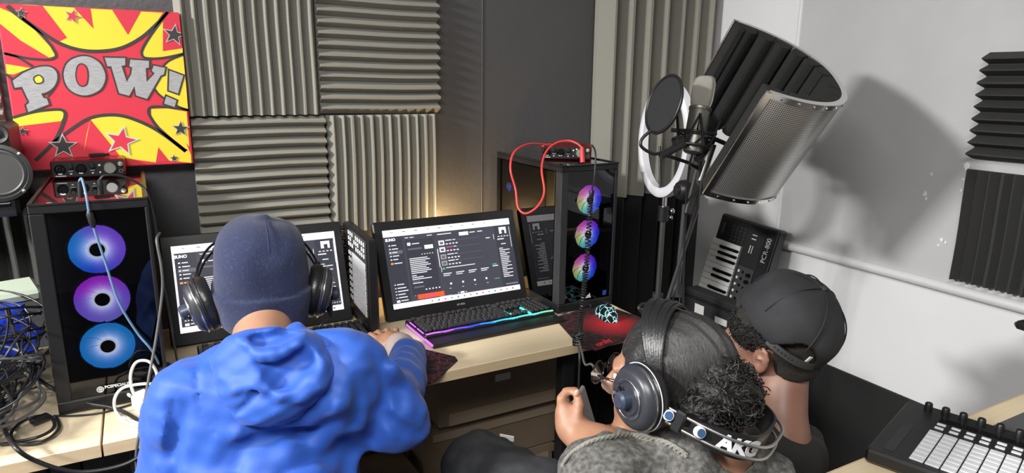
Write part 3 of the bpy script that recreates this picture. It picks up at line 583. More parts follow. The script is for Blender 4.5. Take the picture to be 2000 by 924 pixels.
# ------------------------------------------------------------------ pen displays
UI = [emis('screen_%d' % i, c, s) for i, (c, s) in enumerate((((.060, .062, .082), 1.0), ((.95, .90, .97), 1.25), ((.043, .044, .062), 1), ((.14, .14, .17), 1), ((.9, .9, .95), .95), ((1, .10, .03), 1.1), ((.9, .06, .35), 1), ((.1, .6, .25), .8), ((.42, .40, .38), .8), ((.8, .35, .05), 1), ((.03, .35, .4), .8)))]
def pen_display(label, BL, BR, TL, edge=False):
    BL, BR, TL = V(*BL), V(*BR), V(*TL); ax = nrm(BR-BL); up = TL-BL; up = up-ax*(up@ax); H = np.linalg.norm(up); up /= H; nz = np.cross(ax, up); W_ = np.linalg.norm(BR-BL)
    R = np.array([ax, up, nz]).T
    t = thing('pen_display', label, 'display', (BL+BR)/2, R); k = dict(parent=t, local=True)
    part('housing', MB().box((0, H/2, -.012), (W_, H, .024), ch=.006), M['black'], t, None, True)
    part('cover_glass', MB().box((0, H/2, .0004), (W_-.006, H-.006, .001)), M['black'], t, None, True)
    l, r, b, tp = .026, .024, .034, .029; sw, sh = W_-l-r, H-b-tp; ox, oy = -W_/2+l, b
    def q(u0, v0, u1, v1, mi, lay, mb, sk=0):
        x0, x1 = ox+u0*sw, ox+u1*sw; y0, y1 = oy+(1-v1)*sh, oy+(1-v0)*sh; z = .0012+.00012*lay
        mb.add([(x0, y0, z), (x1, y0, z), (x1, y1, z), (x0, y1, z)], [(0, 1, 2, 3)], mi)
    sn = part('screen', MB().box((ox+sw/2, oy+sh/2, .0008), (sw, sh, .0006)), UI[0], t, None, True)
    mb = MB(); q(0, 0, 1, .087, 1, 1, mb); edge and (q(0, .08, .012, .94, 1, 2, mb), q(.988, .08, 1, .94, 1, 2, mb)); q(0, .935, 1, 1, 1, 1, mb); q(0, .087, .135, .935, 2, 1, mb); q(.15, .15, .365, .86, 2, 1, mb); q(.86, .087, 1, .935, 2, 1, mb)
    for i in range(9): q(.05+.09*i+.02*rng.random(), .03, .075+.09*i, .04, 3 if i % 3 else 8, 2, mb)
    for i in range(14): q(.28+.05*i, .958, .293+.05*i, .978, (8, 3, 6, 7, 10, 5)[i % 6], 2, mb)
    for i, v in enumerate((.20, .245, .29, .335, .38)):
        if i == 2: q(.025, v-.022, .125, v+.022, 3, 2, mb)
        q(.03, v-.008, .042, v+.008, 4, 3, mb); q(.05, v-.006, .085+.01*(i % 2), v+.006, 4, 3, mb)
    q(.028, .418, .046, .442, 9, 3, mb); q(.052, .424, .11, .436, 4, 3, mb)
    for i, v in enumerate((.70, .745, .785, .825, .865)): q(.03, v-.006, .04, v+.006, 4, 3, mb); q(.048, v-.006, .10+.012*(i % 3), v+.006, 4, 3, mb)
    q(.03, .895, .055, .925, 4, 3, mb); q(.062, .90, .115, .912, 4, 3, mb)
    q(.155, .115, .18, .125, 4, 2, mb); q(.19, .115, .22, .125, 4, 2, mb); q(.32, .112, .36, .122, 4, 2, mb)
    q(.165, .185, .19, .225, 4, 2, mb); q(.20, .20, .255, .212, 4, 2, mb); q(.165, .262, .27, .282, 3, 2, mb); q(.29, .24, .355, .29, 1, 2, mb)
    for i in range(5): q(.26+.02*i, .345, .268+.02*i, .357, 4, 2, mb)
    for i in range(9): q(.165, .39+.0235*i, .30+.02*math.sin(i*2.1), .401+.0235*i, 4, 2, mb)
    for i in range(5): q(.165, .61+.024*i, (.20, .25, .31, .22, .24)[i], .621+.024*i, 4 if i != 3 else 3, 2, mb)
    q(.17, .755, .245, .775, 3, 2, mb); q(.165, .865, .172, .875, 9, 3, mb)
    q(.185, .862, .385, .922, 5, 3, mb); q(.25, .885, .32, .899, 6, 4, mb)
    for i in range(5): q(.25+.025*i, .80, .262+.025*i, .815, 4, 2, mb)
    q(.382, .31, .388, .55, 4, 2, mb); q(.39, .55, .394, .62, 4, 2, mb)
    q(.40, .115, .51, .127, 4, 2, mb); q(.57, .122, .645, .168, 1, 2, mb); q(.655, .132, .70, .144, 4, 2, mb); q(.72, .132, .76, .144, 4, 2, mb)
    for i, v in enumerate((.205, .295, .39, .475)):
        q(.40, v, .445, v+.065, 8 if i > 1 else 4, 2, mb); q(.41, v+.02, .435, v+.05, 3, 3, mb); q(.455, v, .505, v+.012, 6 if i == 1 else 4, 3, mb); q(.512, v, .535, v+.01, 4, 3, mb); q(.535, v+.01, .73, v+.014, 3, 3, mb)
        for j in range(4): q(.455+.026*j, v+.045, .471+.026*j, v+.06, 4, 3, mb)
    q(.40, .565, .42, .59, 7, 3, mb); q(.43, .565, .66, .575, 4, 3, mb)
    for i in range(4): q(.40+.10*i, .64, .465+.10*i, .652, 4, 2, mb); q(.40+.10*i, .665, .45+.10*i, .675, 4, 2, mb); q(.44+.095*i, .77, .455+.095*i, .795, 4, 2, mb); q(.43+.10*i, .84, .445+.10*i, .846, 4, 2, mb)
    q(.51, .905, .54, .928, 1, 3, mb); q(.49, .911, .50, .922, 4, 3, mb); q(.55, .911, .56, .922, 4, 3, mb); q(.35, .928, .44, .932, 4, 3, mb); q(.44, .928, .76, .931, 3, 3, mb)
    q(.78, .235, .815, .247, 4, 2, mb); q(.80, .60, .835, .615, 7, 3, mb); q(.80, .625, .845, .637, 4, 3, mb); q(.80, .80, .84, .81, 7, 3, mb); q(.845, .20, .849, .27, 4, 2, mb)
    q(.90, .115, .96, .205, 1, 3, mb); q(.92, .155, .945, .205, 2, 4, mb); q(.985, .12, .989, .40, 4, 3, mb)
    for i in range(4): q(.882+.025*i, .235, .897+.025*i, .247, 4, 3, mb)
    q(.875, .27, .93, .285, 4, 3, mb); q(.90, .34, .94, .352, 4, 3, mb)
    for i in range(17): q(.878, .40+.0245*i, .91+.055*abs(math.sin(i*1.7)), .411+.0245*i, 4, 3, mb)
    for i in range(6): q(.89+.017*i, .895, .897+.017*i, .907, 4, 3, mb)
    part('interface_print', mb, UI, sn, None, True)
    part('app_name', text_mb(MB(), 'SUNO', .0115, (ox+.048*sw, oy+.872*sh, .0019), (1, 0, 0), (0, 1, 0), .0001, bold=.0005), UI[1], sn, None, True)
    part('maker_lettering', text_mb(MB(), 'XP-PEN', .0085, (0, .017, .001), (1, 0, 0), (0, 1, 0), .0004), M['white'], t, None, True)
    part('stand_leg', MB().box((-.12, H*.5, -.045), (.05, .008, .05)).box((.12, H*.5, -.045), (.05, .008, .05)), M['black'], t, None, True)
    return t, ax, up, nz
D1, ax1, up1, nz1 = pen_display('black pen display standing in front of the boy in the navy beanie', (.020, 1.905, .735), (.512, 1.905, .735), (.022, 2.005, 1.018), True)
D2, ax2, up2, nz2 = pen_display('black pen display above the keyboard with coloured lights', (.593, 1.832, .735), (1.083, 1.840, .735), (.592, 1.941, 1.018))
for rt, c, dy in ((D1, (.266, 0, 0), 1.905), (D2, (.838, 0, 0), 1.836)):
    for x in (-.12, .12):
        a, b = V(c[0]+x, dy+.085, .86), V(c[0]+x, dy+.145, DZ+.004)
        part('prop', MB().tube([a+V(0, -.02, 0), b], .006, 8), M['black'], rt, 60)
# warm lamp behind the middle display
t = thing('lamp', 'small warm lamp hidden behind the middle display, lighting the foam', 'lamp', (.885, 2.035, DZ))
part('lamp_base', MB().lathe([(.035, 0), (.035, .01), (.008, .014), (.006, .13)], (.885, 2.035, DZ), (0, 0, 1), 24), M['black'], t, 40)
part('bulb', MB().ball((.885, 2.035, .885), .022, 14), M['glow_w'], t, 60)
l = bpy.data.lights.new('lamp_light', 'POINT'); l.energy = 5; l.color = (1, .66, .30); l.shadow_soft_size = .024
lo = bpy.data.objects.new('lamp_light', l); C.objects.link(lo); lo.location = (.885, 2.005, .92)
# ------------------------------------------------------------------ keyboards
def keyboard(label, o, yaw, lit):
    R = rotz(yaw); t = thing('keyboard', label, 'keyboard', o, R); W_, Dp = .435, .205
    part('case', MB().box((W_/2, .055+.075, .010), (W_, .15, .020), ch=.004), M['black'], t, None, True)
    mb = MB(); v = []
    mb.box((W_/2, .029, .006), (W_-.004, .056, .012), ch=.003); part('wrist_rest', mb, M['black'], t, None, True)
    u = .01865; key = {}
    rows = [(.192, [1, -.6, 1, 1, 1, 1, -.4, 1, 1, 1, 1, -.4, 1, 1, 1, 1]), (.166, [1]*13+[2]), (.1475, [1.5]+[1]*12+[1.5]), (.129, [1.8]+[1]*11+[2.2]), (.1105, [2.3]+[1]*10+[2.7]), (.092, [1.3, 1.3, 1.3, 6.1, 1.3, 1.3, 1.3, 1.1])]
    def place(x, y, wu):
        if wu not in key:
            key[wu] = MB().box((0, 0, .0045), (wu*u-.0035, .0150, .009), ch=.0025).mesh('key', M['dark'])
        ob = bpy.data.objects.new('key', key[wu]); C.objects.link(ob); ob.parent = t; ob.location = (x, y, .0195)
    for y, ks in rows:
        x = .010
        for k in ks:
            if k < 0: x += -k*u; continue
            place(x+k*u/2, y-.008, k); x += k*u
    for y, n in ((.184, 3), (.158, 3), (.1395, 3), (.084, 3)):
        for i in range(n): place(.010+u*(15.3+i)+u/2, y, 1)
    place(.010+u*16.3+u/2, .1025, 1)
    for y in (.184, .158, .1395, .121, .1025, .084):
        for i in range(4): place(.010+u*(18.5+i)+u/2, y, 1)
    if lit:
        cols = [(.55, .12, 1), (.42, .08, 1), (.16, .05, 1), (.03, .06, 1), (.02, .2, 1), (.03, .45, 1), (.05, .75, .85), (.08, .85, .75), (.1, .9, .5), (.15, .95, .4)]
        ms = [emis('key_light_%d' % i, c, 1.7) for i, c in enumerate(cols)]
        n = 40; mb = MB()
        for i in range(n):
            x0, x1 = .006+(W_-.012)*i/n, .006+(W_-.012)*(i+1)/n; h = .0016*math.sin(i*.9)
            mb.span((x0, .0595+h, .0155), (x1, .0645+h, .0222), mi=min(9, int(10*i/n)))
        part('front_light', mb, ms, t, None, True)
        part('side_light', MB().span((-.0012, .006, .006), (.003, .19, .012)).span((.003, .075, .019), (.006, .12, .021)).span((.003, .13, .019), (.006, .175, .021)), ms[0], t, None, True)
        part('arrow_light', MB().span((.292, .0935, .019), (.345, .0985, .0225)).span((.292, .0985, .019), (.295, .13, .022)).span((.350, .066, .019), (.356, .13, .023)), ms[7], t, None, True)
        part('row_light', MB().span((.05, .0825, .0195), (.28, .0845, .0205)).span((.02, .101, .0195), (.28, .1025, .0205)).span((.02, .1195, .0195), (.28, .121, .0205)), emis('row_violet', (.22, .15, 1), .6), t, None, True)
    part('status_light', MB().box((.40, .196, .0205), (.02, .002, .001)), emis('blue_led', (.1, .3, 1), 1.2), t, None, True)
    return t
K2 = keyboard('black keyboard with purple to green light strip, before the middle display', (.640, 1.588, DZ), .03, True)
K1 = keyboard('black unlit keyboard mostly covered by the blue jacket', (.075, 1.652, DZ), -.02, False)
# ------------------------------------------------------------------ mats and mice
def mouse_mat(label, poly, vein, patch, txt, tp, ta, tsize):
    cxy = np.mean(poly, 0); t = thing('mouse_mat', label, 'mouse mat', (cxy[0], cxy[1], DZ))
    part('mat_sheet', MB().flat([(p[0]-cxy[0], p[1]-cxy[1]) for p in poly], (0, 0, 0.0002), (1, 0, 0), (0, 1, 0), .003), vein_mat('mat_print', (.014, .010, .012), vein, 34, .10, .75, patch=patch), t, None, True)
    part('maker_lettering', text_mb(MB(), txt, tsize, (tp[0], tp[1], DZ+.0033), (math.cos(ta), math.sin(ta), 0), (-math.sin(ta), math.cos(ta), 0), .0003, bold=.0012), mat('print_bright_red', (.75, .02, .04), .6), t, None)
    return t
mouse_mat('dark red cracked mouse mat hanging over the desk edge by the blue sleeve', [(.44, 1.63), (.47, 1.665), (.575, 1.665), (.672, 1.515), (.668, 1.490), (.56, 1.395), (.44, 1.40)], (.13, .022, .035), None, 'orzly', (.555, 1.640), -.1, .026)
mouse_mat('black mouse mat with a bright red glow print under the lit mouse', [(1.06, 1.634), (1.09, 1.655), (1.248, 1.683), (1.272, 1.665), (1.303, 1.54), (1.285, 1.47), (1.20, 1.42), (1.032, 1.381), (1.003, 1.413)], (.10, .008, .012), ((.02, -.02, 0), .105, (.62, .01, .02)), 'orzly', (1.078, 1.415), .27, .030)
def mouse(label, o, yaw, lit):
    R = rotz(yaw); t = thing('computer_mouse', label, 'mouse', o, R)
    v = []; f = []; n, m = 18, 9
    for i in range(m+1):
        for j in range(n):
            a = 2*PI*j/n; ph = PI/2*i/m; y = math.sin(a); wd = .032*(1-.18*max(0, 1-abs(y*1.2+.1))); 
            v.append((wd*math.cos(a)*math.cos(ph)**.55, .058*y*math.cos(ph)**.6, .038*math.sin(ph)*(1-.15*y)))
    for i in range(m):
        for j in range(n): l_ = (j+1) % n; f.append((i*n+j, i*n+l_, (i+1)*n+l_, (i+1)*n+j))
    f.append(tuple(range(n))[::-1])
    sh = part('shell', MB().add(v, f), vein_mat('lit_cracks', (.008, .009, .01), (.35, .75, .80), 46, .06, .18, es=1.3) if lit else M['black'], t, 50, True)
    part('wheel', MB().lathe([(.006, -.003), (.008, 0), (.006, .003)], (0, .034, .028), (1, 0, 0), 14), M['black_gloss'], t, 40, True)
    part('button_gap', MB().box((0, .03, .0335), (.0015, .045, .004)), M['black_gloss'], t, None, True)
    return t
mouse('black mouse with glowing pale cyan cracks on the red mat', (1.212, 1.580, DZ+.0033), -.28, True)
mouse('plain black mouse under the hand of the boy in the beanie', (.500, 1.595, DZ+.0033), .15, False)
# ------------------------------------------------------------------ pad controllers
def pad_controller(label, o, R):
    t = thing('pad_controller', label, 'pad controller', o, R); W_, Dp, H = .365, .285, .030
    part('case', MB().box((W_/2, Dp/2, H/2), (W_, Dp, H), ch=.006), M['black'], t, None, True)
    part('top_plate', MB().box((W_/2, Dp/2, H+.0003), (W_-.008, Dp-.008, .0012)), M['black'], t, None, True)
    part('touch_strip', MB().box((.035, .09, H+.001), (.018, .14, .0016)), M['dark'], t, None, True)
    part('display_strip', MB().box((W_/2+.005, .228, H+.001), (.225, .022, .0016)), M['black_gloss'], t, None, True)
    pm = MB().box((0, 0, .002), (.0235, .0165, .004), ch=.0012).mesh('pad', M['pad']); bm = MB().box((0, 0, .0015), (.016, .009, .003), ch=.001).mesh('button', M['pad'])
    def put(nm, me, x, y):
        ob = bpy.data.objects.new(nm, me); C.objects.link(ob); ob.parent = t; ob.location = (x, y, H+.0008)
    for i in range(8):
        for j in range(8): put('pad', pm, .083+.0258*i, .022+.0187*j)
        put('button', bm, .083+.0258*i, .183)
        put('button', bm, .083+.0258*i, .203)
    for j in range(9):
        for x in (.300, .322, .344): 
            if rng.random() < .85: put('button', bm, x, .025+.022*j)
    kn = MB().lathe([(.008, 0), (.0075, .014), (.006, .016), (0, .016)], (0, 0, 0), (0, 0, 1), 16).mesh('knob', M['black'], 40)
    for i in range(9): put('knob', kn, .045+.032*i, .263)
    put('knob', kn, .345, .263)
    return t, kn
P1, kn = pad_controller('black pad controller with white pads lying on the pale table', (1.170, .694, .7325), np.array([nrm((.29, -.957, 0)), nrm((.957, .29, 0)), (0, 0, 1)]).T)
# the second one stands on its side between the displays: its top edge far away, its face to the left
Fy = nrm(V(.04, .99, 0)); Fz = nrm(V(-.99, .04, 0))
P2, _ = pad_controller('black pad controller with white pads standing on edge between the displays', (.545, 1.748, DZ+.001), np.array([V(0, 0, .765), Fy, Fz]).T)
# ------------------------------------------------------------------ microphone corner
# reflection filter: axis a, opening from the near wing to the far wing w, depth v
Rf = np.array([[-.4850, .8739, .0334], [-.7473, -.3943, -.5348], [-.4542, -.2843, .8443]]); Rf = np.array([nrm(Rf[:, 0]), nrm(Rf[:, 1]), nrm(Rf[:, 2])]).T
FH, FW, FD = .308, .203, .248; fc = V(1.3554, 1.3155, 1.3864)
t = thing('reflection_filter', 'curved microphone shield with perforated metal back and black foam inside', 'mic shield', fc, Rf)
def fcurve(s, off=0):   # s in -1..1 runs from the near wing round to the far wing
    th = s*PI/2; x = (FW-off)*math.copysign(abs(math.sin(th))**.8, s); y = (FD-off)*abs(math.cos(th))**.95; return x, y
SS = np.linspace(-1, 1, 49)
def shell(o0, o1, z0, z1, ss=SS):
    mb = MB(); m = len(ss); v = []
    for s in ss:
        for o, z in ((o0, z0), (o1, z0), (o1, z1), (o0, z1)): x, y = fcurve(s, o); v.append((x, y, z))
    f = []
    for i in range(m-1):
        for k in range(4): l_ = (k+1) % 4; f.append((i*4+k, i*4+l_, i*4+4+l_, i*4+4+k))
    f += [(3, 2, 1, 0), tuple((m-1)*4+k for k in range(4))]
    return mb.add(v, f)
pm = mat('perforated_metal', (.62, .61, .59), .3, .9); N, L = nt(pm)
uvn = N.new('ShaderNodeUVMap'); uvn.uv_map = 'perf'; mp = N.new('ShaderNodeVectorMath'); mp.operation = 'FRACTION'; L.new(uvn.outputs[0], mp.inputs[0])
ds = N.new('ShaderNodeVectorMath'); ds.operation = 'DISTANCE'; ds.inputs[1].default_value = (.5, .5, 0); L.new(mp.outputs[0], ds.inputs[0])
lt = N.new('ShaderNodeMath'); lt.operation = 'LESS_THAN'; lt.inputs[1].default_value = .30; L.new(ds.outputs['Value'], lt.inputs[0])
mxc = N.new('ShaderNodeMixRGB'); mxc.inputs[1].default_value = (.66, .65, .63, 1); mxc.inputs[2].default_value = (.012, .012, .012, 1); L.new(lt.outputs[0], mxc.inputs[0]); L.new(mxc.outputs[0], N['Principled BSDF'].inputs['Base Color'])
iv = N.new('ShaderNodeMath'); iv.operation = 'SUBTRACT'; iv.inputs[0].default_value = .8; L.new(lt.outputs[0], iv.inputs[1]); L.new(iv.outputs[0], N['Principled BSDF'].inputs['Metallic'])
sm = shell(0, .003, -FH/2+.012, FH/2-.012, list(np.linspace(-1, 1, 65)))
o = part('perforated_shell', sm, pm, t, 40, True)
arc = [0.]; pv = None
for s in np.linspace(-1, 1, 65):
    q = V(*fcurve(s)); arc.append(arc[-1]+(np.linalg.norm(q-pv) if pv is not None else 0)); pv = q
arc = arc[1:]; uv = o.data.uv_layers.new(name='perf')
for lp in o.data.loops:
    vi = lp.vertex_index; i = vi//4; z = FH if vi % 4 > 1 else 0; a_, b_ = arc[i]/.0052, z/.0052; uv.data[lp.index].uv = (a_, b_)
part('rim_band', shell(-.003, .012, FH/2-.014, FH/2), M['chrome'], t, 40, True)
part('rim_band', shell(-.003, .006, -FH/2, -FH/2+.014), M['chrome'], t, 40, True)
part('edge_strip', MB().box((-FW+.001, -.002, 0), (.008, .018, FH), ch=.002), M['chrome'], t, None, True)
for s in (-1, 1): part('foam_end', MB().box((s*(FW-.028), .004, 0), (.046, .022, FH-.008), ch=.004), M['foam_k'], t, None, True)
part('edge_strip', MB().box((FW-.001, -.002, 0), (.008, .018, FH), ch=.002), M['chrome'], t, None, True)
for s in np.linspace(-.93, .93, 17):
    for z in (FH/2-.007, -FH/2+.007):
        x, y = fcurve(s, -.003); n2 = nrm(V(*fcurve(s+.02, 0), 0)-V(*fcurve(s-.02, 0), 0)); n2 = V(n2[1], -n2[0], 0); n2 = -n2 if n2@V(x, y, 0) < 0 else n2
        part('rivet', MB().lathe([(.0032, 0), (.0028, .0018), (0, .0026)], (x, y, z), n2, 8), M['chrome'], t, None, True)
ks = np.linspace(-1, 1, 14)
for i in range(13):
    ss = np.linspace(ks[i]+.012, ks[i+1]-.012, 6); mb = MB(); v = []; m = len(ss)
    for j, s in enumerate(ss):
        bulge = .036+.012*math.sin(PI*j/(m-1))
        for o_, z in ((.005, -FH/2+.005), (bulge, -FH/2+.009), (bulge, FH/2-.006), (.005, FH/2-.002)): x, y = fcurve(s, o_); v.append((x, y, z))
    f = [(a*4+k, a*4+(k+1) % 4, a*4+4+(k+1) % 4, a*4+4+k) for a in range(m-1) for k in range(4)]+[(3, 2, 1, 0), tuple((m-1)*4+k for k in range(4))]
    part('foam_rib', mb.add(v, f), M['foam_k'], t, None, True)
part('mount_rod', MB().tube([(-.02, .0, -.10), (-.03, -.08, -.13)], .006, 8).box((-.02, .01, -.10), (.03, .05, .03), ch=.003), M['black'], t, 40, True)
M['pole'] = mat('stand_pole', (.10, .10, .10), .35, .6)
# microphone
mt_, mb_ = V(*(1.2707, 1.2954, 1.4573)), V(*(1.2207, 1.2719, 1.2682)); ma = nrm(mt_-mb_); mx_ = nrm(np.cross(ma, (-0.8589, -0.4163, 0.1772))); Rm = np.array([mx_, np.cross(ma, mx_), ma]).T; ML = np.linalg.norm(mt_-mb_)
t = thing('microphone', 'silver studio microphone held in a black shock mount', 'microphone', mb_, Rm)
mg = mat('mic_grille', (.50, .48, .43), .45, .75, bump=(1400, .9, .002)); ms_ = mat('mic_silver', (.22, .21, .19), .42, .7)
G_ = Soft((-.04, -.03, ML-.095), (.04, .03, ML+.01), .0024); G_.ell((0, 0, ML-.042), (.027, .021, .043), None, .001, p=3.6); part('grille', G_.mb(1), mg, t, 50, True)
part('grille_band', MB().tube([(.0275*math.copysign(abs(math.cos(q))**.55, math.cos(q)), 0, ML-.042+.0435*math.copysign(abs(math.sin(q))**.55, math.sin(q))) for q in np.linspace(-.9, PI+.9, 40)], .0022, 7), ms_, t, 60, True); part('collar', MB().lathe([(.0275, -.005), (.0285, -.003), (.0285, .003), (.026, .005)], (0, 0, ML-.083), (0, 0, 1), 28), ms_, t, 40, True)
part('mic_body', MB().lathe([(.018, 0), (.024, .004), (.0265, .02), (.0265, ML-.086), (.024, ML-.080)], (0, 0, 0), (0, 0, 1), 28), ms_, t, 40, True)
t = thing('shock_mount', 'black spider shock mount of wires around the silver microphone', 'shock mount', mb_, Rm)
for z, r in ((.018, .040), (.050, .043)): part('ring', MB().torus((0, 0, z), (0, 0, 1), r, .0032, 30, 7), M['black'], t, 60, True)
for k in range(4):
    a = k*PI/2+.4; c_, s_ = math.cos(a), math.sin(a); 
    part('strut', MB().tube([(.043*c_, .043*s_, .05), (.054*c_, .054*s_, .092), (.043*math.cos(a+.55), .043*math.sin(a+.55), .018)], .003, 6), M['black'], t, 60, True)
    part('strut', MB().tube([(.043*math.cos(a-.55), .043*math.sin(a-.55), .02), (.054*c_, .054*s_, .092)], .003, 6), M['black'], t, 60, True)
    part('elastic', MB().tube([(.041*c_, .041*s_, .02), (.027*math.cos(a+.4), .027*math.sin(a+.4), .034), (.042*math.cos(a+.8), .042*math.sin(a+.8), .05)], .0022, 6), M['black'], t, 60, True)
part('swivel', MB().tube([(1.2305, 1.2624, 1.2532), (1.2620, 1.2734, 1.2715), (1.3009, 1.2868, 1.3135)], [.009, .011, .008], 10).ball((1.2848, 1.2796, 1.2975), .015, 12), M['black'], t, 50)
# pop filter
pc = V(*(1.1284, 1.2855, 1.3902)); pn = nrm((0.9296, -0.1636, -0.2662))
t = thing('pop_filter', 'round black pop filter on a bent arm before the white ring light', 'pop filter', pc)
part('hoop', MB().torus(pc, pn, .0715, .0042, 44, 8), M['black'], t, 60)
part('mesh_screen', MB().lathe([(.071, -.0008), (.071, .0008)], pc, pn, 44), mat('black_mesh', (.016, .016, .017), .85, bump=(1500, .5, .001)), t, 60)
part('arm', MB().tube(spline([(1.0892, 1.2788, 1.3287), (1.0688, 1.2851, 1.3103), (1.0637, 1.2831, 1.2922), (1.0862, 1.2782, 1.2769), (1.1112, 1.2749, 1.2724), (1.1631, 1.2847, 1.2846), (1.2045, 1.2917, 1.3081)], 6), .0042, 8), M['black'], t, 60)
part('clamp', MB().box((1.1801, 1.2787, 1.2972), (.03, .025, .03), frame((1.0206, -0.2073, 0.4532), (0, 0, 1)), .004).cyl((1.1160, 1.2706, 1.2664), (1.1696, 1.2593, 1.2905), .0085, n=10), M['black'], t, 40)
# mic stand
t = thing('microphone_stand', 'black stand with thin crossing poles carrying the microphone and its shield', 'stand', ((1.3168, 1.3879, 0.8080)[0], (1.3168, 1.3879, 0.8080)[1], 0))
ft = V((1.3168, 1.3879, 0.8080)[0], (1.3168, 1.3879, 0.8080)[1], 0)
pt = V(*(1.3041, 1.3717, 1.1132))
part('pole', MB().tube([ft+V(0, 0, .02), V(*(1.3091, 1.3859, 0.8717))], .012, 10), M['black_gloss'], t, 60)
part('pole', MB().tube([V(*(1.3077, 1.3828, 0.8574)), pt], .008, 10), M['pole'], t, 60)
part('joint', MB().tube([(1.3062, 1.3798, 0.8431), (1.3099, 1.3874, 0.8788)], .0165, 12).cyl((1.2954, 1.3911, 0.8629), (1.3185, 1.3784, 0.8633), .008), M['dark'], t, 40)
part('boom', MB().tube([(1.2615, 1.3812, 0.8003), (1.3117, 1.3321, 1.1122), (1.2789, 1.3050, 1.2489)], .006, 8), M['pole'], t, 60)
part('boom_bracket', MB().box((1.2915, 1.3257, 1.1776), (.022, .016, .17), frame((0.4712, 0.8515, -0.2302), (0.3191, 0.0874, 0.9762)), .004).ball((1.2986, 1.3739, 1.1533), .03, 14).cyl((1.2744, 1.3759, 1.1546), (1.3115, 1.3563, 1.1579), .016), M['black'], t, 40)
part('chrome_tube', MB().tube([(1.2974, 1.3140, 1.1899), (1.3026, 1.3076, 1.2205), (1.3131, 1.2960, 1.2859)], [.010, .0105, .0105], 12), M['steel'], t, 60)
part('cross_arm', MB().tube([(1.1751, 1.3188, 1.2613), (1.2461, 1.3088, 1.2394), (1.3112, 1.3114, 1.2086)], .0045, 8), M['black'], t, 60)
part('cross_arm', MB().tube([(1.2954, 1.2877, 1.3057), (1.3536, 1.2852, 1.2854), (1.3992, 1.2910, 1.2696)], .006, 8), M['black'], t, 60)
for a in (.3, 2.4, 4.5): part('leg', MB().tube([ft+V(0, 0, .25), ft+V(.12*math.cos(a), .12*math.sin(a), .08), ft+V(.24*math.cos(a), .24*math.sin(a), .012)], .009, 8), M['black'], t, 60)
solo('microphone_cable', MB().tube(spline([(1.2205, 1.2713, 1.2656), (1.2243, 1.2825, 1.2277), (1.2645, 1.3262, 1.1241), (1.2875, 1.3437, 0.9755), (1.2982, 1.3440, 0.8246), ft+V(.02, -.05, .5), ft+V(.05, -.06, .01)], 8), .0035, 7), M['rubber'], 'thin black cable hanging straight down from the silver microphone', 'cable', smooth=60)
solo('stand_cable', MB().tube(spline([(1.0831, 1.2631, 0.8673), (1.0766, 1.2708, 0.8825), (1.1062, 1.2783, 0.8838), (1.1621, 1.2657, 0.8649), (1.1638, 1.2512, 0.8580), (1.1139, 1.2699, 0.8685), (1.0807, 1.2672, 0.8774), (1.1475, 1.2483, 0.8574), (1.1664, 1.2437, 0.7922)], 8), .0048, 7), M['rubber'], 'black cable coiled behind the head of the girl', 'cable', smooth=60)
# ring light
rc = V(*(1.4092, 1.5904, 1.2682)); rn = nrm((-0.9537, 0.2797, 0.0383)); 
t = thing('ring_light', 'white ring light, switched off, on a stand behind the pop filter', 'ring light', (rc[0], rc[1], 0))
ring = MB().lathe([(.146, -.012), (.146, .010), (.151, .013), (.170, .013), (.175, .010), (.175, -.012), (.146, -.012)], rc, rn, 56, caps=False)
part('ring', ring, mat('ring_diffuser', (.80, .80, .84), .35), t, 40)
part('ring_back', MB().torus(rc-rn*.015, rn, .161, .008, 44, 8), M['black'], t, 60)
pb = V(*(1.3929, 1.5566, 1.1097)); 
part('neck', MB().tube([pb, pb-V(0, 0, .055)], .009, 12), M['chrome'], t, 60)
part('phone_arm', MB().tube([pb+V(0, .02, .0), rc+V(0, .02, -.02)], .004, 8), M['black'], t, 60)
cl = part('clamp', MB().tube([pb-V(0, 0, .04), pb-V(0, 0, .085)], .017, 12), M['black'], t, 40)
part('clamp_knob', MB().ball(pb+V(.024, -.012, -.055), .009, 10).ball(pb+V(.02, -.012, -.075), .007, 10), M['chrome'], cl, 60)
part('pole', MB().tube([pb-V(0, 0, .08), V(pb[0], pb[1], .74)], .0085, 12), M['pole'], t, 60)
part('pole', MB().tube([V(pb[0], pb[1], .76), V(pb[0], pb[1], .14)], .0115, 12), M['black_gloss'], t, 60)
part('joint', MB().tube([(pb[0], pb[1], .79), (pb[0], pb[1], .72)], .017, 12), M['dark'], t, 40)
for a in (1.0, 3.1, 5.2): part('leg', MB().tube([(pb[0], pb[1], .30), (pb[0]+.2*math.cos(a), pb[1]+.2*math.sin(a), .01)], .007, 8), M['black'], t, 60)
# ------------------------------------------------------------------ music keyboard leaning in the corner
kt = V(*(1.9750, 1.8714, 0.9443)); kd = nrm(V(*(1.9000, 1.8925, 0.6122))-kt); kb = V(*(2.0000, 1.6263, 0.9201))-kt; kb = nrm(kb-kd*(kb@kd)); kn_ = np.cross(kd, kb); kn_ = kn_ if kn_[0] < 0 else -kn_
Rk = np.array([kb, kd, kn_]).T   # local: x from the key fronts to the back, y down the length, z out of the face
t = thing('music_keyboard', 'black music keyboard standing on end against the white wall', 'music keyboard', kt, Rk)
if np.linalg.det(Rk) < 0: pass
KL, KW = .90, .262
part('case', MB().box((KW/2, KL/2, -.028), (KW, KL, .055), ch=.008), M['black'], t, None, True)
part('back_ridge', MB().box((KW-.022, KL/2, .004), (.044, KL, .016), ch=.005), M['black'], t, None, True)
part('model_lettering', text_mb(MB(), 'PCR-800', .026, (KW-.022, .085, .0130), (0, -1, 0), (-1, 0, 0), .0009), M['pad'], t, None, True)
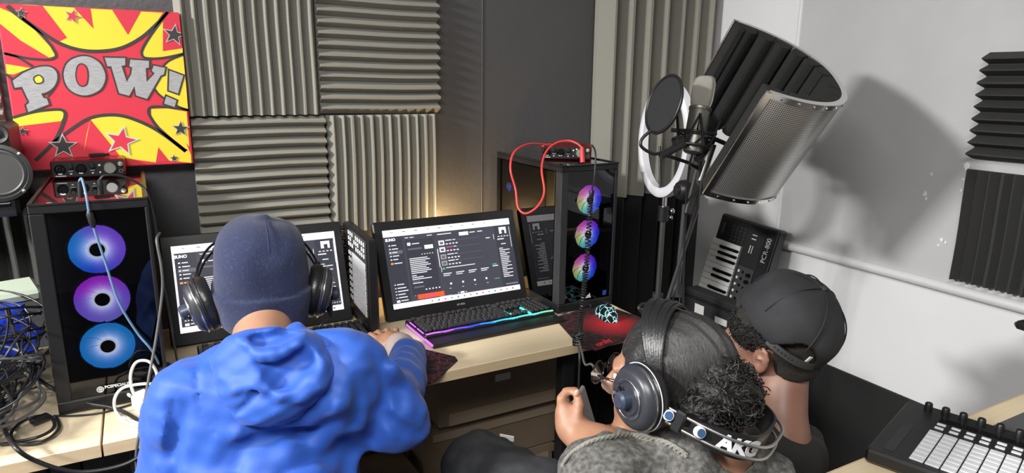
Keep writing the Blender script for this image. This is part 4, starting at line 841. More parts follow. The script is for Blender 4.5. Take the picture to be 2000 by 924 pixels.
wk = MB().box((.066, 0, .004), (.132, .0218, .014), ch=.0015).mesh('white_key', mat('key_white', (.78, .78, .76), .3)); bk = MB().box((.085, 0, .013), (.085, .0115, .014), ch=.002).mesh('black_key', M['black_gloss'])
for i in range(30):
    ob = bpy.data.objects.new('white_key', wk); C.objects.link(ob); ob.parent = t; ob.location = (.002, .112+.0233*i, .002)
    if i % 7 not in (3, 6) and i < 29: ob = bpy.data.objects.new('black_key', bk); C.objects.link(ob); ob.parent = t; ob.location = (.004, .1237+.0233*i, .002)
part('control_plate', MB().box((.176, .52, .0015), (.070, .70, .003)), M['dark'], t, None, True)
for i in range(9):
    part('control_knob', MB().lathe([(.0085, 0), (.0075, .012), (0, .0125)], (.196, .195+.026*i, .003), (0, 0, 1), 14), M['black_gloss'], t, 40, True)
    for j in range(2): part('button', MB().box((.150+.018*j, .19+.026*i, .004), (.008, .010, .004), ch=.001), M['black_gloss'] if j else M['pad'], t, None, True)
for i in range(5):
    for j in range(4): part('button', MB().box((.075+.017*j, .035+.013*i, .001), (.011, .007, .005), ch=.001), M['dark'], t, None, True)
part('button_print', MB().box((.165, .10, .0005), (.004, .03, .0012)).box((.175, .10, .0005), (.003, .03, .0012)).box((.17, .06, .0005), (.02, .004, .0012)).box((.17, .045, .0005), (.02, .004, .0012)), M['paper'], t, None, True)
part('pitch_lever', MB().box((.030, .055, .003), (.012, .045, .012), ch=.003), M['dark'], t, None, True)
p0, p1_ = (1.7000, 1.7573, 0.7110), (1.7000, 1.4753, 0.6628)
t = thing('equipment_case', 'black equipment case on the floor in front of the music keyboard', 'case', (1.73, 1.55, 0))
part('case_body', MB().span((1.70, 1.46, 0), (1.76, p0[1], p0[2]), ch=.006), M['black_matte'], t)
part('case_lid_rim', MB().span((1.695, 1.458, p0[2]-.03), (1.765, p0[1]+.004, p0[2]-.02)), M['black'], t)
part('label', MB().span((1.6985, 1.655, p0[2]-.11), (1.6995, 1.70, p0[2]-.045)), M['paper'], t); part('label', MB().span((1.6985, 1.545, p0[2]-.085), (1.6995, 1.60, p0[2]-.062)), M['paper'], t)
# black thing entering at the right edge
t = thing('display_arm_screen', 'slim black rounded device raised over the grey mat beside the white wall', 'device', (1.78, .48, DZ+.004))
dp = V(*(1.8910, 0.7895, 0.8558))
part('slim_case', MB().box(dp+V(.08, -.10, 0), (.17, .20, .022), rotz(-.12), .008), M['black'], t)
part('support', MB().tube([dp+V(.09, -.10, -.008), V(dp[0]+.09, dp[1]-.10, DZ+.012)], .012, 12).lathe([(.06, 0), (.055, .008), (0, .010)], (dp[0]+.09, dp[1]-.10, DZ+.0042), (0, 0, 1), 24), M['black'], t, 40)
# ------------------------------------------------------------------ cables on and around the towers
def cable(name, pts, r, m, label, group=None, n=8, k=7):
    return solo(name, MB().tube(spline(pts, n), r, k), m, label, 'cable', group, 60)
t = thing('red_cable', 'red cable looping from the interface on the rainbow lit tower', 'cable', (1.15, 1.72, 1.2))
part('cord', MB().tube(spline([(1.0760, 1.7588, 1.2522), (1.0097, 1.7378, 1.2565), (0.9483, 1.7080, 1.2377), (0.9249, 1.6857, 1.1941), (0.9319, 1.6664, 1.1371), (0.9283, 1.6437, 1.0891), (0.9409, 1.6210, 1.0743), (0.9722, 1.6091, 1.0945), (0.9980, 1.6169, 1.1327), (1.0085, 1.6511, 1.1939), (1.0394, 1.6808, 1.2367), (1.0779, 1.6897, 1.2614), (1.1174, 1.6814, 1.2684), (1.1348, 1.6580, 1.2608), (1.1425, 1.6445, 1.2482)], 10), .0034, 8), M['red_cable'], t, 60)
part('plug', MB().tube([(1.1429, 1.6455, 1.2526), (1.1410, 1.6414, 1.2335), (1.1367, 1.6309, 1.2077)], [.0045, .0075, .0075], 12), M['red_cable'], t, 40)
part('plug', MB().tube([(1.0809, 1.7667, 1.2482), (1.1177, 1.7813, 1.2471)], [.005, .006], 10), M['red_cable'], t, 40)
q = [(1.1610, 1.6195, 1.2589), (1.1576, 1.5980, 1.2373), (1.1424, 1.5774, 1.1736), (1.1232, 1.5605, 1.1371), (1.0995, 1.5327, 1.0724), (1.0645, 1.4883, 0.9669), (1.0373, 1.4589, 0.8894), (0.9884, 1.3987, 0.8275), (0.9450, 1.3457, 0.8031)]
mb = MB(); mb.tube(spline(q[:4], 8), .0028, 7); pth = spline(q[3:], 60); hel = []; turns = 58
tt = np.linspace(0, 1, len(pth))
fine = np.array([[np.interp(x, tt, pth[:, k]) for k in range(3)] for x in np.linspace(0, 1, turns*9)])
ex, ey = nrm((0.8763, -0.4815, 0.0127)), nrm((0.4712, 0.8515, -0.2302))
for i, p in enumerate(fine): a = 2*PI*i/9; hel.append(p+.0062*(math.cos(a)*ex+math.sin(a)*ey))
t = thing('coiled_cord', 'black coiled cord hanging from the red interface down to the headphones', 'cord', q[8])
part('coil', mb.tube(hel, .0021, 5), M['rubber'], t, 60)
bc = V(*(0.9224, 1.3128, 0.8091)); mb = MB()
for i in range(7): mb.torus(bc+V(0, 0, .012-.004*i), nrm(V(.3*math.sin(i*2), .3*math.cos(i*3), 1)), .0135, .0027, 18, 6)
part('gathered_coil', mb, M['rubber'], t, 60)
part('lead', MB().tube(spline([bc, (0.8831, 1.2397, 0.8058), (0.8212, 1.1394, 0.8292), (0.7786, 1.0568, 0.8708), (0.7046, 0.9326, 0.9117), (0.6385, 0.8213, 0.9511), (0.6068, 0.7634, 0.9763)], 8), .0026, 7), M['grey_cable'], t, 60)
part('lead', MB().tube(spline([bc, (0.9089, 1.2861, 0.7695), (0.9040, 1.2787, 0.7322), (0.8984, 1.2701, 0.6886)], 8), .003, 7), M['rubber'], t, 60)
cable('keyboard_cable', [(1.07, 1.80, .742), (1.10, 1.74, .735), (1.11, 1.66, .735), (1.15, 1.64, .735), (1.21, 1.662, .735), (1.215, 1.69, .76)], .003, M['rubber'], 'thin black cable running from the lit keyboard past the rainbow lit tower')
t = thing('blue_cable', 'blue cable hanging down the front of the tower with blue fans', 'cable', (-0.1083, 1.6300, 1.2345))
part('plug', MB().tube([(-0.1178, 1.6400, 1.1951), (-0.1167, 1.6400, 1.2122), (-0.1166, 1.6400, 1.2293)], [.0055, .0055, .0035], 10), M['black'], t, 40)
part('cord', MB().tube(spline([(-0.1166, 1.6400, 1.2293), (-0.1114, 1.6360, 1.2338), (-0.1062, 1.6120, 1.2051), (-0.1049, 1.6050, 1.1742), (-0.1028, 1.6040, 1.1527), (-0.0880, 1.6030, 1.0638), (-0.0725, 1.6020, 0.9713), (-0.0454, 1.6000, 0.8973), (-0.0189, 1.5980, 0.8451), (0.0004, 1.6792, 0.7350)], 8), .0026, 7), M['blue_cable'], t, 60)
part('adaptor', MB().tube([(-0.1051, 1.6040, 1.1723), (-0.1040, 1.6040, 1.1657), (-0.1008, 1.6030, 1.1463), (-0.1000, 1.6030, 1.1376)], [.004, .0072, .0072, .004], 10), M['black'], t, 40)
t = thing('plug_cable', 'black cable from an upright plug on top of the tower with blue fans', 'cable', (-0.0810, 1.6300, 1.2113))
part('plug', MB().tube([(-0.0818, 1.6420, 1.1987), (-0.0808, 1.6420, 1.2160), (-0.0801, 1.6420, 1.2311)], [.006, .006, .004], 10), M['black'], t, 40)
part('cord', MB().tube(spline([(-0.0803, 1.6420, 1.2290), (-0.0702, 1.6450, 1.2377), (-0.0379, 1.6500, 1.2330), (-0.0064, 1.6500, 1.2122), (0.0063, 1.6400, 1.1837), (0.0123, 1.6300, 1.1260), (0.0133, 1.6300, 1.0331), (0.0196, 1.6400, 0.9334), (0.0232, 1.6500, 0.8550), (0.0294, 1.7720, 0.7350)], 8), .0028, 7), M['rubber'], t, 60)
cable('grey_cable', [(0.0196, 1.6400, 1.1059), (0.0118, 1.6100, 1.0959), (0.0150, 1.6000, 1.0405), (0.0115, 1.6000, 0.9827), (-0.0104, 1.5850, 0.8844), (-0.0307, 1.5600, 0.8142), (-0.0456, 1.5000, 0.7725), (-0.0583, 1.4300, 0.7459), (-0.0698, 1.4300, 0.6861), (-0.0701, 1.4400, 0.6101)], .003, M['grey_cable'], 'thin grey cable hanging past the desk edge beside the blue sleeve')
cable('white_cable', [(-0.0419, 1.5500, 0.7427), (-0.0645, 1.5700, 0.7692), (-0.0676, 1.5850, 0.8057), (-0.0540, 1.5900, 0.8334), (-0.0305, 1.5900, 0.8310), (-0.0179, 1.5850, 0.8073), (-0.0195, 1.5800, 0.7816), (-0.0372, 1.5800, 0.7647), (-0.0596, 1.5800, 0.7588)], .0034, M['white_cable'], 'white cable looped upright beside the white plug')
cable('white_cable', [(-0.0404, 1.4592, 0.7370), (-0.0793, 1.5032, 0.7370), (-0.1006, 1.5640, 0.7370), (-0.1015, 1.5700, 0.7657), (-0.0844, 1.5800, 0.7838), (-0.0450, 1.5750, 0.7869), (-0.0139, 1.5700, 0.7798)], .0034, M['white_cable'], 'white cable curving round in front of the white plug and tower')
cable('white_cable', [(-0.0889, 1.5352, 0.7370), (-0.0558, 1.4911, 0.7370), (-0.0312, 1.5280, 0.7370), (-0.0450, 1.5771, 0.7370)], .0026, M['white_cable'], 'short white cable end curled on the desk by the white plug')
t = thing('charger', 'white plug charger lying on the desk beside the blue sleeve', 'charger', (-0.0504, 1.5952, 0.7300))
part('charger_body', MB().box(V(*(-0.0498, 1.5681, 0.7300))+V(0, 0, .021), (.038, .038, .044), rotz(.5), .009), M['white'], t)
for s in (-1, 1): part('pin', MB().box(V(*(-0.0703, 1.6108, 0.7500))+V(.006*s, .0, .002), (.004, .018, .006), rotz(.4)), M['white'], t)
solo('power_socket', MB().box(V(*(-0.0272, 1.7145, 0.7300))+V(0, .02, .014), (.09, .035, .027), rotz(.2), .006), M['dark'], 'grey power adapter on the desk behind the white plug', 'adapter')
cable('flat_wire', [(-0.2188, 1.6185, 0.7330), (-0.1757, 1.5962, 0.7330), (-0.1283, 1.5868, 0.7330), (-0.0898, 1.5957, 0.7330), (-0.0599, 1.6028, 0.7350)], .0022, M['rubber'], 'thin black wire lying across the gap between the two desks')
cable('big_cable_loop', [(-0.2977, 1.8105, 0.9300), (-0.2908, 1.7959, 0.8600), (-0.2692, 1.7474, 0.8000), (-0.2230, 1.6747, 0.7750), (-0.1660, 1.6247, 0.7500), (-0.1032, 1.5753, 0.7420), (-0.0584, 1.4980, 0.7390), (-0.0413, 1.4380, 0.7317), (-0.0516, 1.4250, 0.7044), (-0.0973, 1.4200, 0.6881), (-0.1697, 1.4200, 0.6959), (-0.2301, 1.4200, 0.7375), (-0.2621, 1.4320, 0.7741), (-0.3083, 1.6265, 0.7420), (-0.3225, 1.7241, 0.7600)], .0042, M['rubber'], 'thick black cable looping over the front edge of the desk')
cable('hanging_cable', [(-0.3273, 1.9855, 0.9131), (-0.3089, 1.9487, 0.9016), (-0.2948, 1.9096, 0.8725), (-0.3021, 1.8942, 0.8006), (-0.3255, 1.9169, 0.7499)], .0042, M['rubber'], 'thick black cable arching over the top of the cable heap')
cable('arched_cable', [(-0.2334, 1.9480, 0.8795), (-0.2526, 1.9229, 0.8345), (-0.2809, 1.9006, 0.7808), (-0.2858, 1.8658, 0.7290), (-0.2524, 1.8152, 0.6970), (-0.2305, 1.8047, 0.7032), (-0.2358, 1.8448, 0.7537)], .0038, M['rubber'], 'black cable bent against the left side of the tower with blue fans')
cable('flat_coil', [(-0.2122, 1.5992, 0.7370), (-0.2030, 1.5392, 0.7370), (-0.2252, 1.4968, 0.7370), (-0.2683, 1.5107, 0.7370), (-0.2856, 1.5638, 0.7370), (-0.2667, 1.6110, 0.7390), (-0.2245, 1.5963, 0.7450), (-0.2113, 1.5404, 0.7420), (-0.2384, 1.5093, 0.7420), (-0.2984, 1.5221, 0.7370)], .0034, M['rubber'], 'black cable coiled flat on the desk near its front edge')
G = 'black cables in the heap on the desk'
for i in range(40):
    c = V(-.40+rng.uniform(-.13, .10), 1.66+rng.uniform(-.13, .14), .75+rng.uniform(0, .18)); r0 = rng.uniform(.06, .13); tl = rng.normal(0, .45, 2); nz = nrm(V(tl[0], tl[1], 1)); _, ea, eb = perp(nz); ph = rng.uniform(0, 6.28); pts = []
    nt_ = rng.uniform(1.4, 2.8); n = int(nt_*9)
    for j in range(n):
        a = ph+j*2*PI/9; rr = r0*(1+.18*math.sin(1.7*j+i)+rng.normal(0, .05)); p = c+ea*rr*1.2*math.cos(a)+eb*rr*math.sin(a)+nz*rng.normal(0, .008)
        p[0] = min(p[0], -.222); p[2] = min(max(p[2], .736), .97); p[1] = min(max(p[1], 1.47), 2.05); pts.append(p)
    cable('heap_cable', pts, rng.choice([.0022, .0028, .0034]), M['rubber'] if i % 5 else M['grey_cable'], 'black cable tangled in the heap on the desk beside the tower', G, 5, 6)
solo('power_plug', MB().box(V(*(-0.3197, 1.8861, 0.7345)), (.035, .03, .055), rotz(.3), .007).cyl((-0.3173, 1.8912, 0.7585), (-0.3207, 1.9011, 0.7884), .006), M['black'], 'black moulded plug standing in the cable heap', 'plug')
solo('small_connector', MB().box(V(*(-0.2400, 1.5958, 0.7420)), (.035, .016, .014), rotz(.5), .003), M['black'], 'small black connector on the flat coiled cable', 'connector')
v = []; f = []; n, m = 28, 14
for i in range(m+1):
    for j in range(n):
        th, ph = PI*i/m, 2*PI*j/n; d = V(math.sin(th)*math.cos(ph), math.sin(th)*math.sin(ph), math.cos(th))
        k = 1+.10*math.sin(5*ph+2*th)+.08*math.sin(9*th+3*ph)+.05*math.sin(13*ph)
        p = V(-.44, 1.90, .835)+d*V(.175, .12, .10)*k; p[0] = min(p[0], -.214); p[2] = max(p[2], DZ+.001); v.append(p)
for i in range(m):
    for j in range(n): f.append((i*n+j, (i+1)*n+j, (i+1)*n+(j+1) % n, i*n+(j+1) % n))
solo('plastic_bag', MB().add(v, f), mat('blue_plastic', (.02, .06, .75), .22, spec=.6, bump=(30, .8, .01)), 'shiny blue plastic bag under the heap of black cables', 'bag', smooth=60)
solo('paper_packet', MB().box((-.33, 1.95, .925), (.15, .09, .03), rotz(.3) @ np.array(Matrix.Rotation(.2, 3, 'X')), .008), mat('pale_green', (.42, .48, .38), .5), 'pale green packet on top of the blue plastic bag', 'packet')
def waves(specs):
    """cloth folds: sum of warped sine ridges (direction, wavelength, amplitude, phase)"""
    def fn(P):
        o = 0
        for d, wl, am, ph in specs:
            x = P @ np.float32(nrm(d)); y = np.sin(P[..., 0]*17+ph)+np.sin(P[..., 1]*21+2*ph)+np.sin(P[..., 2]*19+3*ph); o = o-am*(np.sin(2*PI*x/wl+.9*y+ph))**3
        return o
    return fn
def head(S, c, Rh, sc=1., ears=True):
    """a head with face in the blend S: c between the ears, columns of Rh are right, face direction, up"""
    L = lambda *p: c+Rh @ (V(*p)*sc)
    E_ = lambda p, r, k=.015, sub=False, R=None: S.ell(L(*p), V(*r)*sc, Rh if R is None else Rh @ R, k*sc, sub)
    E_((0, -.012, .042), (.074, .094, .078)); E_((0, .028, -.040), (.056, .060, .072), .03); E_((0, .062, -.098), (.024, .022, .018), .03)
    for x in (-1, 1):
        S.cap(L(.056*x, .0, -.055), L(.018*x, .066, -.100), .018*sc, .016*sc, .02)
        E_((.038*x, .060, -.026), (.022, .020, .022), .02); E_((.031*x, .094, .002), (.017, .012, .011), .008, True)
        S.cap(L(.012*x, .086, .022), L(.048*x, .072, .020), .010*sc, .009*sc, .014)
        E_((.011*x, .096, -.034), (.010, .010, .008), .006)
        if ears:
            a = np.array(Matrix.Rotation(.16*x, 3, 'Z')) @ np.array(Matrix.Rotation(.12, 3, 'X'))
            E_((.081*x, -.012, .0), (.009, .021, .033), .006, False, a); E_((.077*x, -.006, -.026), (.007, .010, .012), .008)
            E_((.090*x, -.009, -.003), (.009, .0105, .016), .003, True); E_((.090*x, -.014, .016), (.007, .010, .009), .003, True); E_((.088*x, -.012, .007), (.004, .010, .0025), .003)
    S.cap(L(0, .086, .012), L(0, .112, -.030), .007*sc, .011*sc, .012)
    for z, r, y in ((-.060, .0062, .086), (-.071, .0072, .085)): S.cap(L(-.020, y-.006, z), L(0, y, z), .004*sc, r*sc, .006); S.cap(L(.020, y-.006, z), L(0, y, z), .004*sc, r*sc, .006)
    return L
def eyes(L, Rh, root, sc=1.):
    for x in (-1, 1):
        o = part('eye', MB().ball(L(.031*x, .0735, .002), .0115*sc, 14), M['eye'], root, 60)
        part('iris', MB().ball(L(.031*x, .0812, .002), V(.0058, .0048, .0058)*sc, 10, Rh), M['iris'], o, 60)
def hand_chain(S, pts, r): S.chain([V(*p) for p in pts], list(np.linspace(r, r*.82, len(pts))), .006)
def headphones(root_label, L, Rh, band, m_pad, sc=1., hw=.100, hh=.125, strap_text=None, cups=.062, dy=0., dz=-.01, out=0., ts0=.42, lean=(0, 0)):
    t = thing('headphones', root_label, 'headphones', L(0, 0, 0)); ex, ey, ez = Rh.T; bd = nrm(Rh @ V(*band)); bn = nrm(np.cross(ex, bd))
    for x in (-1, 1):
        c = L(.080*x, dy, dz)+ex*x*out; a = nrm(ex*x+ey*lean[0]+ez*lean[1]); nm = 'ear_cup'
        part('ear_cushion', MB().lathe([(.030, -.002), (.046, -.004), (.053, .004), (.054, .014), (.049, .022), (.036, .024), (.030, .014), (.030, -.002)], c, a, 36, caps=False), m_pad, t, 50)
        cp = part(nm, MB().lathe([(.050, .020), (.051, .026), (.046, .036), (.040, .040), (.026, .040), (.024, .043), (0, .043)], c, a, 36), mat('cup_shell', (.030, .032, .040), .35), t, 40)
        part('cup_ring', MB().torus(c+a*.041, a, .030, .0026, 36, 8).torus(c+a*.026, a, .0515, .0016, 40, 6), M['chrome'], cp, 60)
        for i in range(7):
            an = 2*PI*i/7; part('vent_slot', MB().box(c+a*.0425+(ey*math.cos(an)+ez*math.sin(an))*.018, (.003, .006, .010), np.array([a, np.cross(a, ey*math.cos(an)+ez*math.sin(an)), ey*math.cos(an)+ez*math.sin(an)]).T, .001), M['black_gloss'], cp, None)
        part('cup_seam', MB().torus(c+a*.017, a, .0535, .0009, 60, 4), M['pad'] if strap_text else M['black'], cp, 60)
        if x < 0 or not strap_text:
            pv_ = c+a*.046+ez*.0-ey*.0
            part('pivot', MB().lathe([(.014, -.004), (.014, .010), (.010, .014), (0, .014)], pv_, a, 20), mat('pivot_blue_grey', (.035, .045, .075), .35), cp, 40)
    def arc(r_, n0, t0=0., t1=PI, n=36, off=0.):
        ts = np.linspace(t0, t1, n); return np.array([L(0, dy, dz)+ex*math.copysign(abs(math.cos(q))**.6, math.cos(q))*(hw+out+.018)+bd*(math.sin(q)**.85 if 0 < q < PI else 0)*r_+bn*n0 for q in ts])
    for o_ in (-.011, .011): part('band_rod', MB().tube(arc(hh+.012, o_), .0026, 7), M['black_gloss'] if not strap_text else M['steel'], t, 60)
    A = arc(hh-.004, 0, ts0, PI-ts0, 30); wd = np.interp(np.linspace(-1, 1, 30), [-1, -.75, 0, .75, 1], [.013, .020, .022, .020, .013]); mb = MB(); v = []; f = []
    for i, p in enumerate(A):
        nn = nrm(p-L(0, dy, dz)); v += [p-bn*wd[i]-nn*.002, p+bn*wd[i]-nn*.002, p+bn*wd[i]+nn*.002, p-bn*wd[i]+nn*.002]
    for i in range(len(A)-1):
        for k in range(4): l_ = (k+1) % 4; f.append((i*4+k, i*4+l_, i*4+4+l_, i*4+4+k))
    f += [(3, 2, 1, 0), tuple(4*(len(A)-1)+k for k in range(4))]; st = part('head_strap', mb.add(v, f), M['leather'], t, 40)
    for x in (0, -1):
        p = arc(hh, 0, .30, PI-.30, 12)[x]; part('slider', MB().box(p, (.012, .034, .018), np.array([ex, bn, bd]).T, .003), M['black'], t, None)
    return t, arc, ex, ey, ez, bd, bn, st
# ------------------------------------------------------------------ the boy in the blue jacket
hc = V(*(0.1781, 1.3196, 1.0483)); Rh = frame((.10, .98, -.16), (0, .14, 1))
root = thing('person', 'boy seen from behind in a blue hooded jacket and navy beanie, hand on a mouse', 'person', (.15, 1.0, 0))
S = Soft((-.22, .78, .02), (.62, 1.78, 1.24), .0055)
L1 = head(S, hc, Rh, .87, ears=True)
nb = V(*(0.1560, 1.2109, 0.9485))
S.cap(hc+V(0, -.03, -.03), nb, .050, .056, .03)
Ls, Rs = V(*(0.0347, 1.2247, 0.8817)), V(*(0.2873, 1.1334, 0.9306)); mid = (Ls+Rs)/2; tc = V(*(0.1585, 1.2170, 0.7590)); el, lel = V(*(0.3729, 1.1388, 0.8217)), V(*(-0.0089, 1.2442, 0.7343))
S.ell(tc, (.135, .08, .20), None, .04); S.cap(Ls, Rs, .040, .040, .04); S.cap(tc, nb, .07, .05, .03)
S.cap((.15, 1.12, .62), (.15, 1.08, .50), .12, .12, .05)
for x in (-1, 1): S.cap((.15+.09*x, 1.08, .50), (.15+.12*x, 1.42, .50), .08, .062, .03); S.cap((.15+.12*x, 1.42, .50), (.15+.11*x, 1.40, .10), .055, .042, .02); S.cap((.15+.11*x, 1.36, .05), (.15+.12*x, 1.52, .045), .038, .032, .02)
wr = V(.522, 1.500, .785); S.cap(Rs, el, .044, .038, .03); S.cap(el, wr, .038, .024, .02)
S.cap(Ls, lel, .044, .038, .03); S.cap(lel, (.05, 1.44, .775), .036, .026, .02); S.cap((.05, 1.44, .775), (.09, 1.52, .762), .024, .026, .01)
pk = wr+V(-.010, .060, .004); S.cap(wr, pk, .024, .027, .015); S.ell(pk, (.036, .034, .018), rotz(.2), .012)
for i, (dx, dy_, dz_) in enumerate(((.030, .060, -.010), (.010, .075, -.008), (-.012, .072, -.012), (-.031, .055, -.020))):
    b = pk+V(.024-.017*i, .022, .002); hand_chain(S, [b, b+V(dx*.3, dy_*.45, .006), b+V(dx*.45, dy_*.9, -.010)], .0088)
hand_chain(S, [pk+V(-.020, -.020, -.002), pk+V(-.045, .008, -.010), pk+V(-.050, .034, -.016)], .0098)
for i, (dx, dy_) in enumerate(((-.024, .05), (-.008, .055), (.008, .052), (.022, .045))): b = V(.095+dx, 1.535, .760); hand_chain(S, [b, b+V(dx*.1, dy_*.5, .004), b+V(dx*.1, dy_, -.010)], .0085)
part('body', S.mb(2), M['skin2'], root, 80)
eyes(L1, Rh, root, .90)
# jacket
J = Soft((-.24, .76, .44), (.60, 1.62, 1.12), .0055)
J.cap(Ls, Rs, .058, .058, .05); J.ell(tc, (.172, .118, .24), rotz(.05), .06); J.ell((0.1522, 1.2249, 0.8622), (.13, .08, .085), None, .06)
J.cap((.15, 1.09, .62), (.15, 1.07, .50), .155, .155, .06)
J.cap(Ls, lel, .064, .062, .04); J.cap(lel, (.03, 1.40, .795), .060, .044, .04)
J.cap(Rs, el, .066, .060, .05); J.cap(el, wr+V(.0, -.05, .006), .058, .040, .04)
J.ell(V(*el)+V(.01, .0, -.02), (.052, .055, .05), None, .04)
J.bump(waves([((.5, .2, 1), .13, .0040, .4), ((-.7, .3, .8), .10, .0030, 1.9), ((1, .1, .25), .21, .003, 3.1), ((.2, .9, -.5), .06, .0022, 5.)]))
def crease(S, pts, r, k, up=True, o=(0, -1, 0)):
    P = [S.hit((x, .70, z), (0, 1, 0)) for x, z in pts]; P = [p for p in P if p is not None]
    for i in range(len(P)-1):
        if up: S.cap(P[i]+V(0, r*.35, 0), P[i+1]+V(0, r*.35, 0), r, r, k)
        else: S.cap(P[i]+V(0, -r*.35, 0), P[i+1]+V(0, -r*.35, 0), r, r, k, True)
for pts, r, k, up in (([(.26, .90), (.29, .85), (.30, .79), (.27, .73)], .016, .03, True), ([(.02, .79), (.09, .765), (.17, .76), (.25, .78)], .020, .035, True), ([(.05, .745), (.13, .72), (.22, .725), (.28, .755)], .016, .02, False),
                      ([(.08, .70), (.16, .665), (.24, .68)], .016, .03, True), ([(.02, .91), (.0, .85), (-.01, .78), (-.005, .70)], .010, .014, False), ([(.31, .93), (.325, .87), (.315, .80)], .011, .014, False), ([(.35, .93), (.39, .89), (.41, .84)], .012, .02, True), ([(.33, .86), (.37, .82), (.40, .80)], .010, .014, False),
                      ([(.19, .83), (.24, .80), (.29, .775)], .014, .02, False), ([(-.06, .86), (-.02, .80), (.01, .74)], .012, .02, True)):
    crease(J, pts, r, k, up)
for q in ([(0.2064, 0.9087, -0.3629), (0.2008, 0.9018, -0.3826), (0.1942, 0.8919, -0.4083), (0.1935, 0.8735, -0.4468)], [(0.0396, 0.9257, -0.3763), (0.0344, 0.9163, -0.3991), (0.0356, 0.9022, -0.4298), (0.0487, 0.8856, -0.4619)]):
    q = [p for p in (J.hit(V(0, 0, 1.45), d, 2.2) for d in q) if p is not None]
    for i in range(len(q)-1): J.cap(q[i], q[i+1], .0025, .0025, .006, True)
for q, r, k, up in (([(0.0793, 0.8811, -0.4663), (0.1118, 0.8798, -0.4620), (0.1382, 0.8772, -0.4598), (0.1715, 0.8723, -0.4580), (0.2052, 0.8695, -0.4493)], .013, .02, True), ([(0.0826, 0.8741, -0.4786), (0.1163, 0.8724, -0.4747), (0.1552, 0.8653, -0.4767), (0.1891, 0.8609, -0.4724)], .013, .016, False), ([(0.0923, 0.8577, -0.5057), (0.1315, 0.8556, -0.5006), (0.1725, 0.8539, -0.4910), (0.2052, 0.8575, -0.4718)], .016, .024, True),
                    ([(0.0890, 0.8831, -0.4607), (0.1066, 0.8803, -0.4624), (0.1274, 0.8777, -0.4619)], .008, .008, False), ([(0.2388, 0.8760, -0.4191), (0.2371, 0.8637, -0.4448), (0.2222, 0.8516, -0.4748)], .010, .014, False), ([(0.2668, 0.8792, -0.3947), (0.2740, 0.8643, -0.4218), (0.2655, 0.8508, -0.4535)], .008, .012, False), ([(0.2885, 0.8655, -0.4095), (0.2993, 0.8502, -0.4332), (0.2991, 0.8349, -0.4621)], .010, .016, True), ([(0.0032, 0.9086, -0.4177), (0.0011, 0.8947, -0.4467), (-0.0056, 0.8806, -0.4738)], .007, .010, False)):
    q = [p for p in (J.hit(V(0, 0, 1.45), d, 2.2) for d in q) if p is not None]
    for i in range(len(q)-1): J.cap(q[i]+V(0, (.3 if up else -.4)*r, 0), q[i+1]+V(0, (.3 if up else -.4)*r, 0), r, r, k, not up)
J.cap(nb+V(0, .0, -.02), hc+V(0, -.02, -.06), .060, .060, .012, True)
jk = mat('blue_cotton', (.014, .078, .40), .62, sheen=.12, bump=(420, .35, .0007), var=(8, (.016, .086, .43), .3, .75))
part('jacket', J.mb(2), jk, root, 80)
# hood lying on the back, collar standing round the neck
H_ = Soft((-.06, .88, .78), (.38, 1.36, 1.10), .0038)
ch = V(*(0.1605, 1.1306, 0.9562)); cr_, cd_, cw_ = nrm((0.8763, -0.4815, 0.0127)), nrm((-0.1000, -0.2078, -0.9730)), nrm((0.4712, 0.8515, -0.2302)); Rc = np.array([cr_, cd_, cw_]).T
H_.ell(ch, (.104, .078, .052), Rc, .02); H_.ell((0.1484, 1.1166, 0.9100), (.064, .036, .036), Rc, .04); H_.ell((0.1150, 1.1956, 0.9383), (.050, .05, .05), Rc, .03); H_.ell((0.2247, 1.1401, 0.9575), (.048, .048, .045), Rc, .03)
for a, b in (((0.1153, 1.2332, 0.9479), (0.1329, 1.2474, 0.9712)), ((0.1329, 1.2474, 0.9712), (0.1505, 1.2363, 0.9659)), ((0.2441, 1.1306, 0.9622), (0.2267, 1.1585, 0.9861)), ((0.2267, 1.1585, 0.9861), (0.2093, 1.1831, 0.9981)), ((0.2093, 1.1831, 0.9981), (0.2038, 1.2225, 0.9590)), ((0.1153, 1.2332, 0.9479), (0.0954, 1.1923, 0.9293))): H_.cap(a, b, .014, .013, .02)
EYE = V(0, 0, 1.45)
def on(S_, dirs): return [p for p in (S_.hit(EYE, d, 2.2) for d in dirs) if p is not None]
lip = on(H_, [(0.0942, 0.9307, -0.3534), (0.1033, 0.9258, -0.3637), (0.1111, 0.9208, -0.3738), (0.1184, 0.9182, -0.3780), (0.1318, 0.9170, -0.3764), (0.1483, 0.9161, -0.3725), (0.1638, 0.9157, -0.3669), (0.1741, 0.9166, -0.3599)])
dent = on(H_, [(0.1227, 0.9144, -0.3857), (0.1411, 0.9116, -0.3861), (0.1598, 0.9107, -0.3810), (0.1337, 0.9061, -0.4014), (0.1514, 0.9047, -0.3984), (0.1699, 0.9050, -0.3900), (0.1395, 0.8985, -0.4162)]); inn = on(H_, [(0.1163, 0.9261, -0.3588), (0.1331, 0.9247, -0.3568), (0.1503, 0.9238, -0.3521)])
bot = on(H_, [(0.0623, 0.9168, -0.3944), (0.0819, 0.9084, -0.4100), (0.1053, 0.9024, -0.4178), (0.1329, 0.8931, -0.4299), (0.1626, 0.8878, -0.4305), (0.1834, 0.8902, -0.4169), (0.1953, 0.8990, -0.3920)])
seam_ = on(H_, [(0.1050, 0.9016, -0.4197), (0.0903, 0.8969, -0.4330), (0.0773, 0.8925, -0.4443)])
for p, r in zip(dent, (.017, .022, .020, .018, .024, .018, .012)): H_.ell(p+cw_*.004, (r, r, r*.9), Rc, .016, True)
for p in inn: H_.ell(p+cw_*.006, (.022, .012, .022), Rc, .008, True)
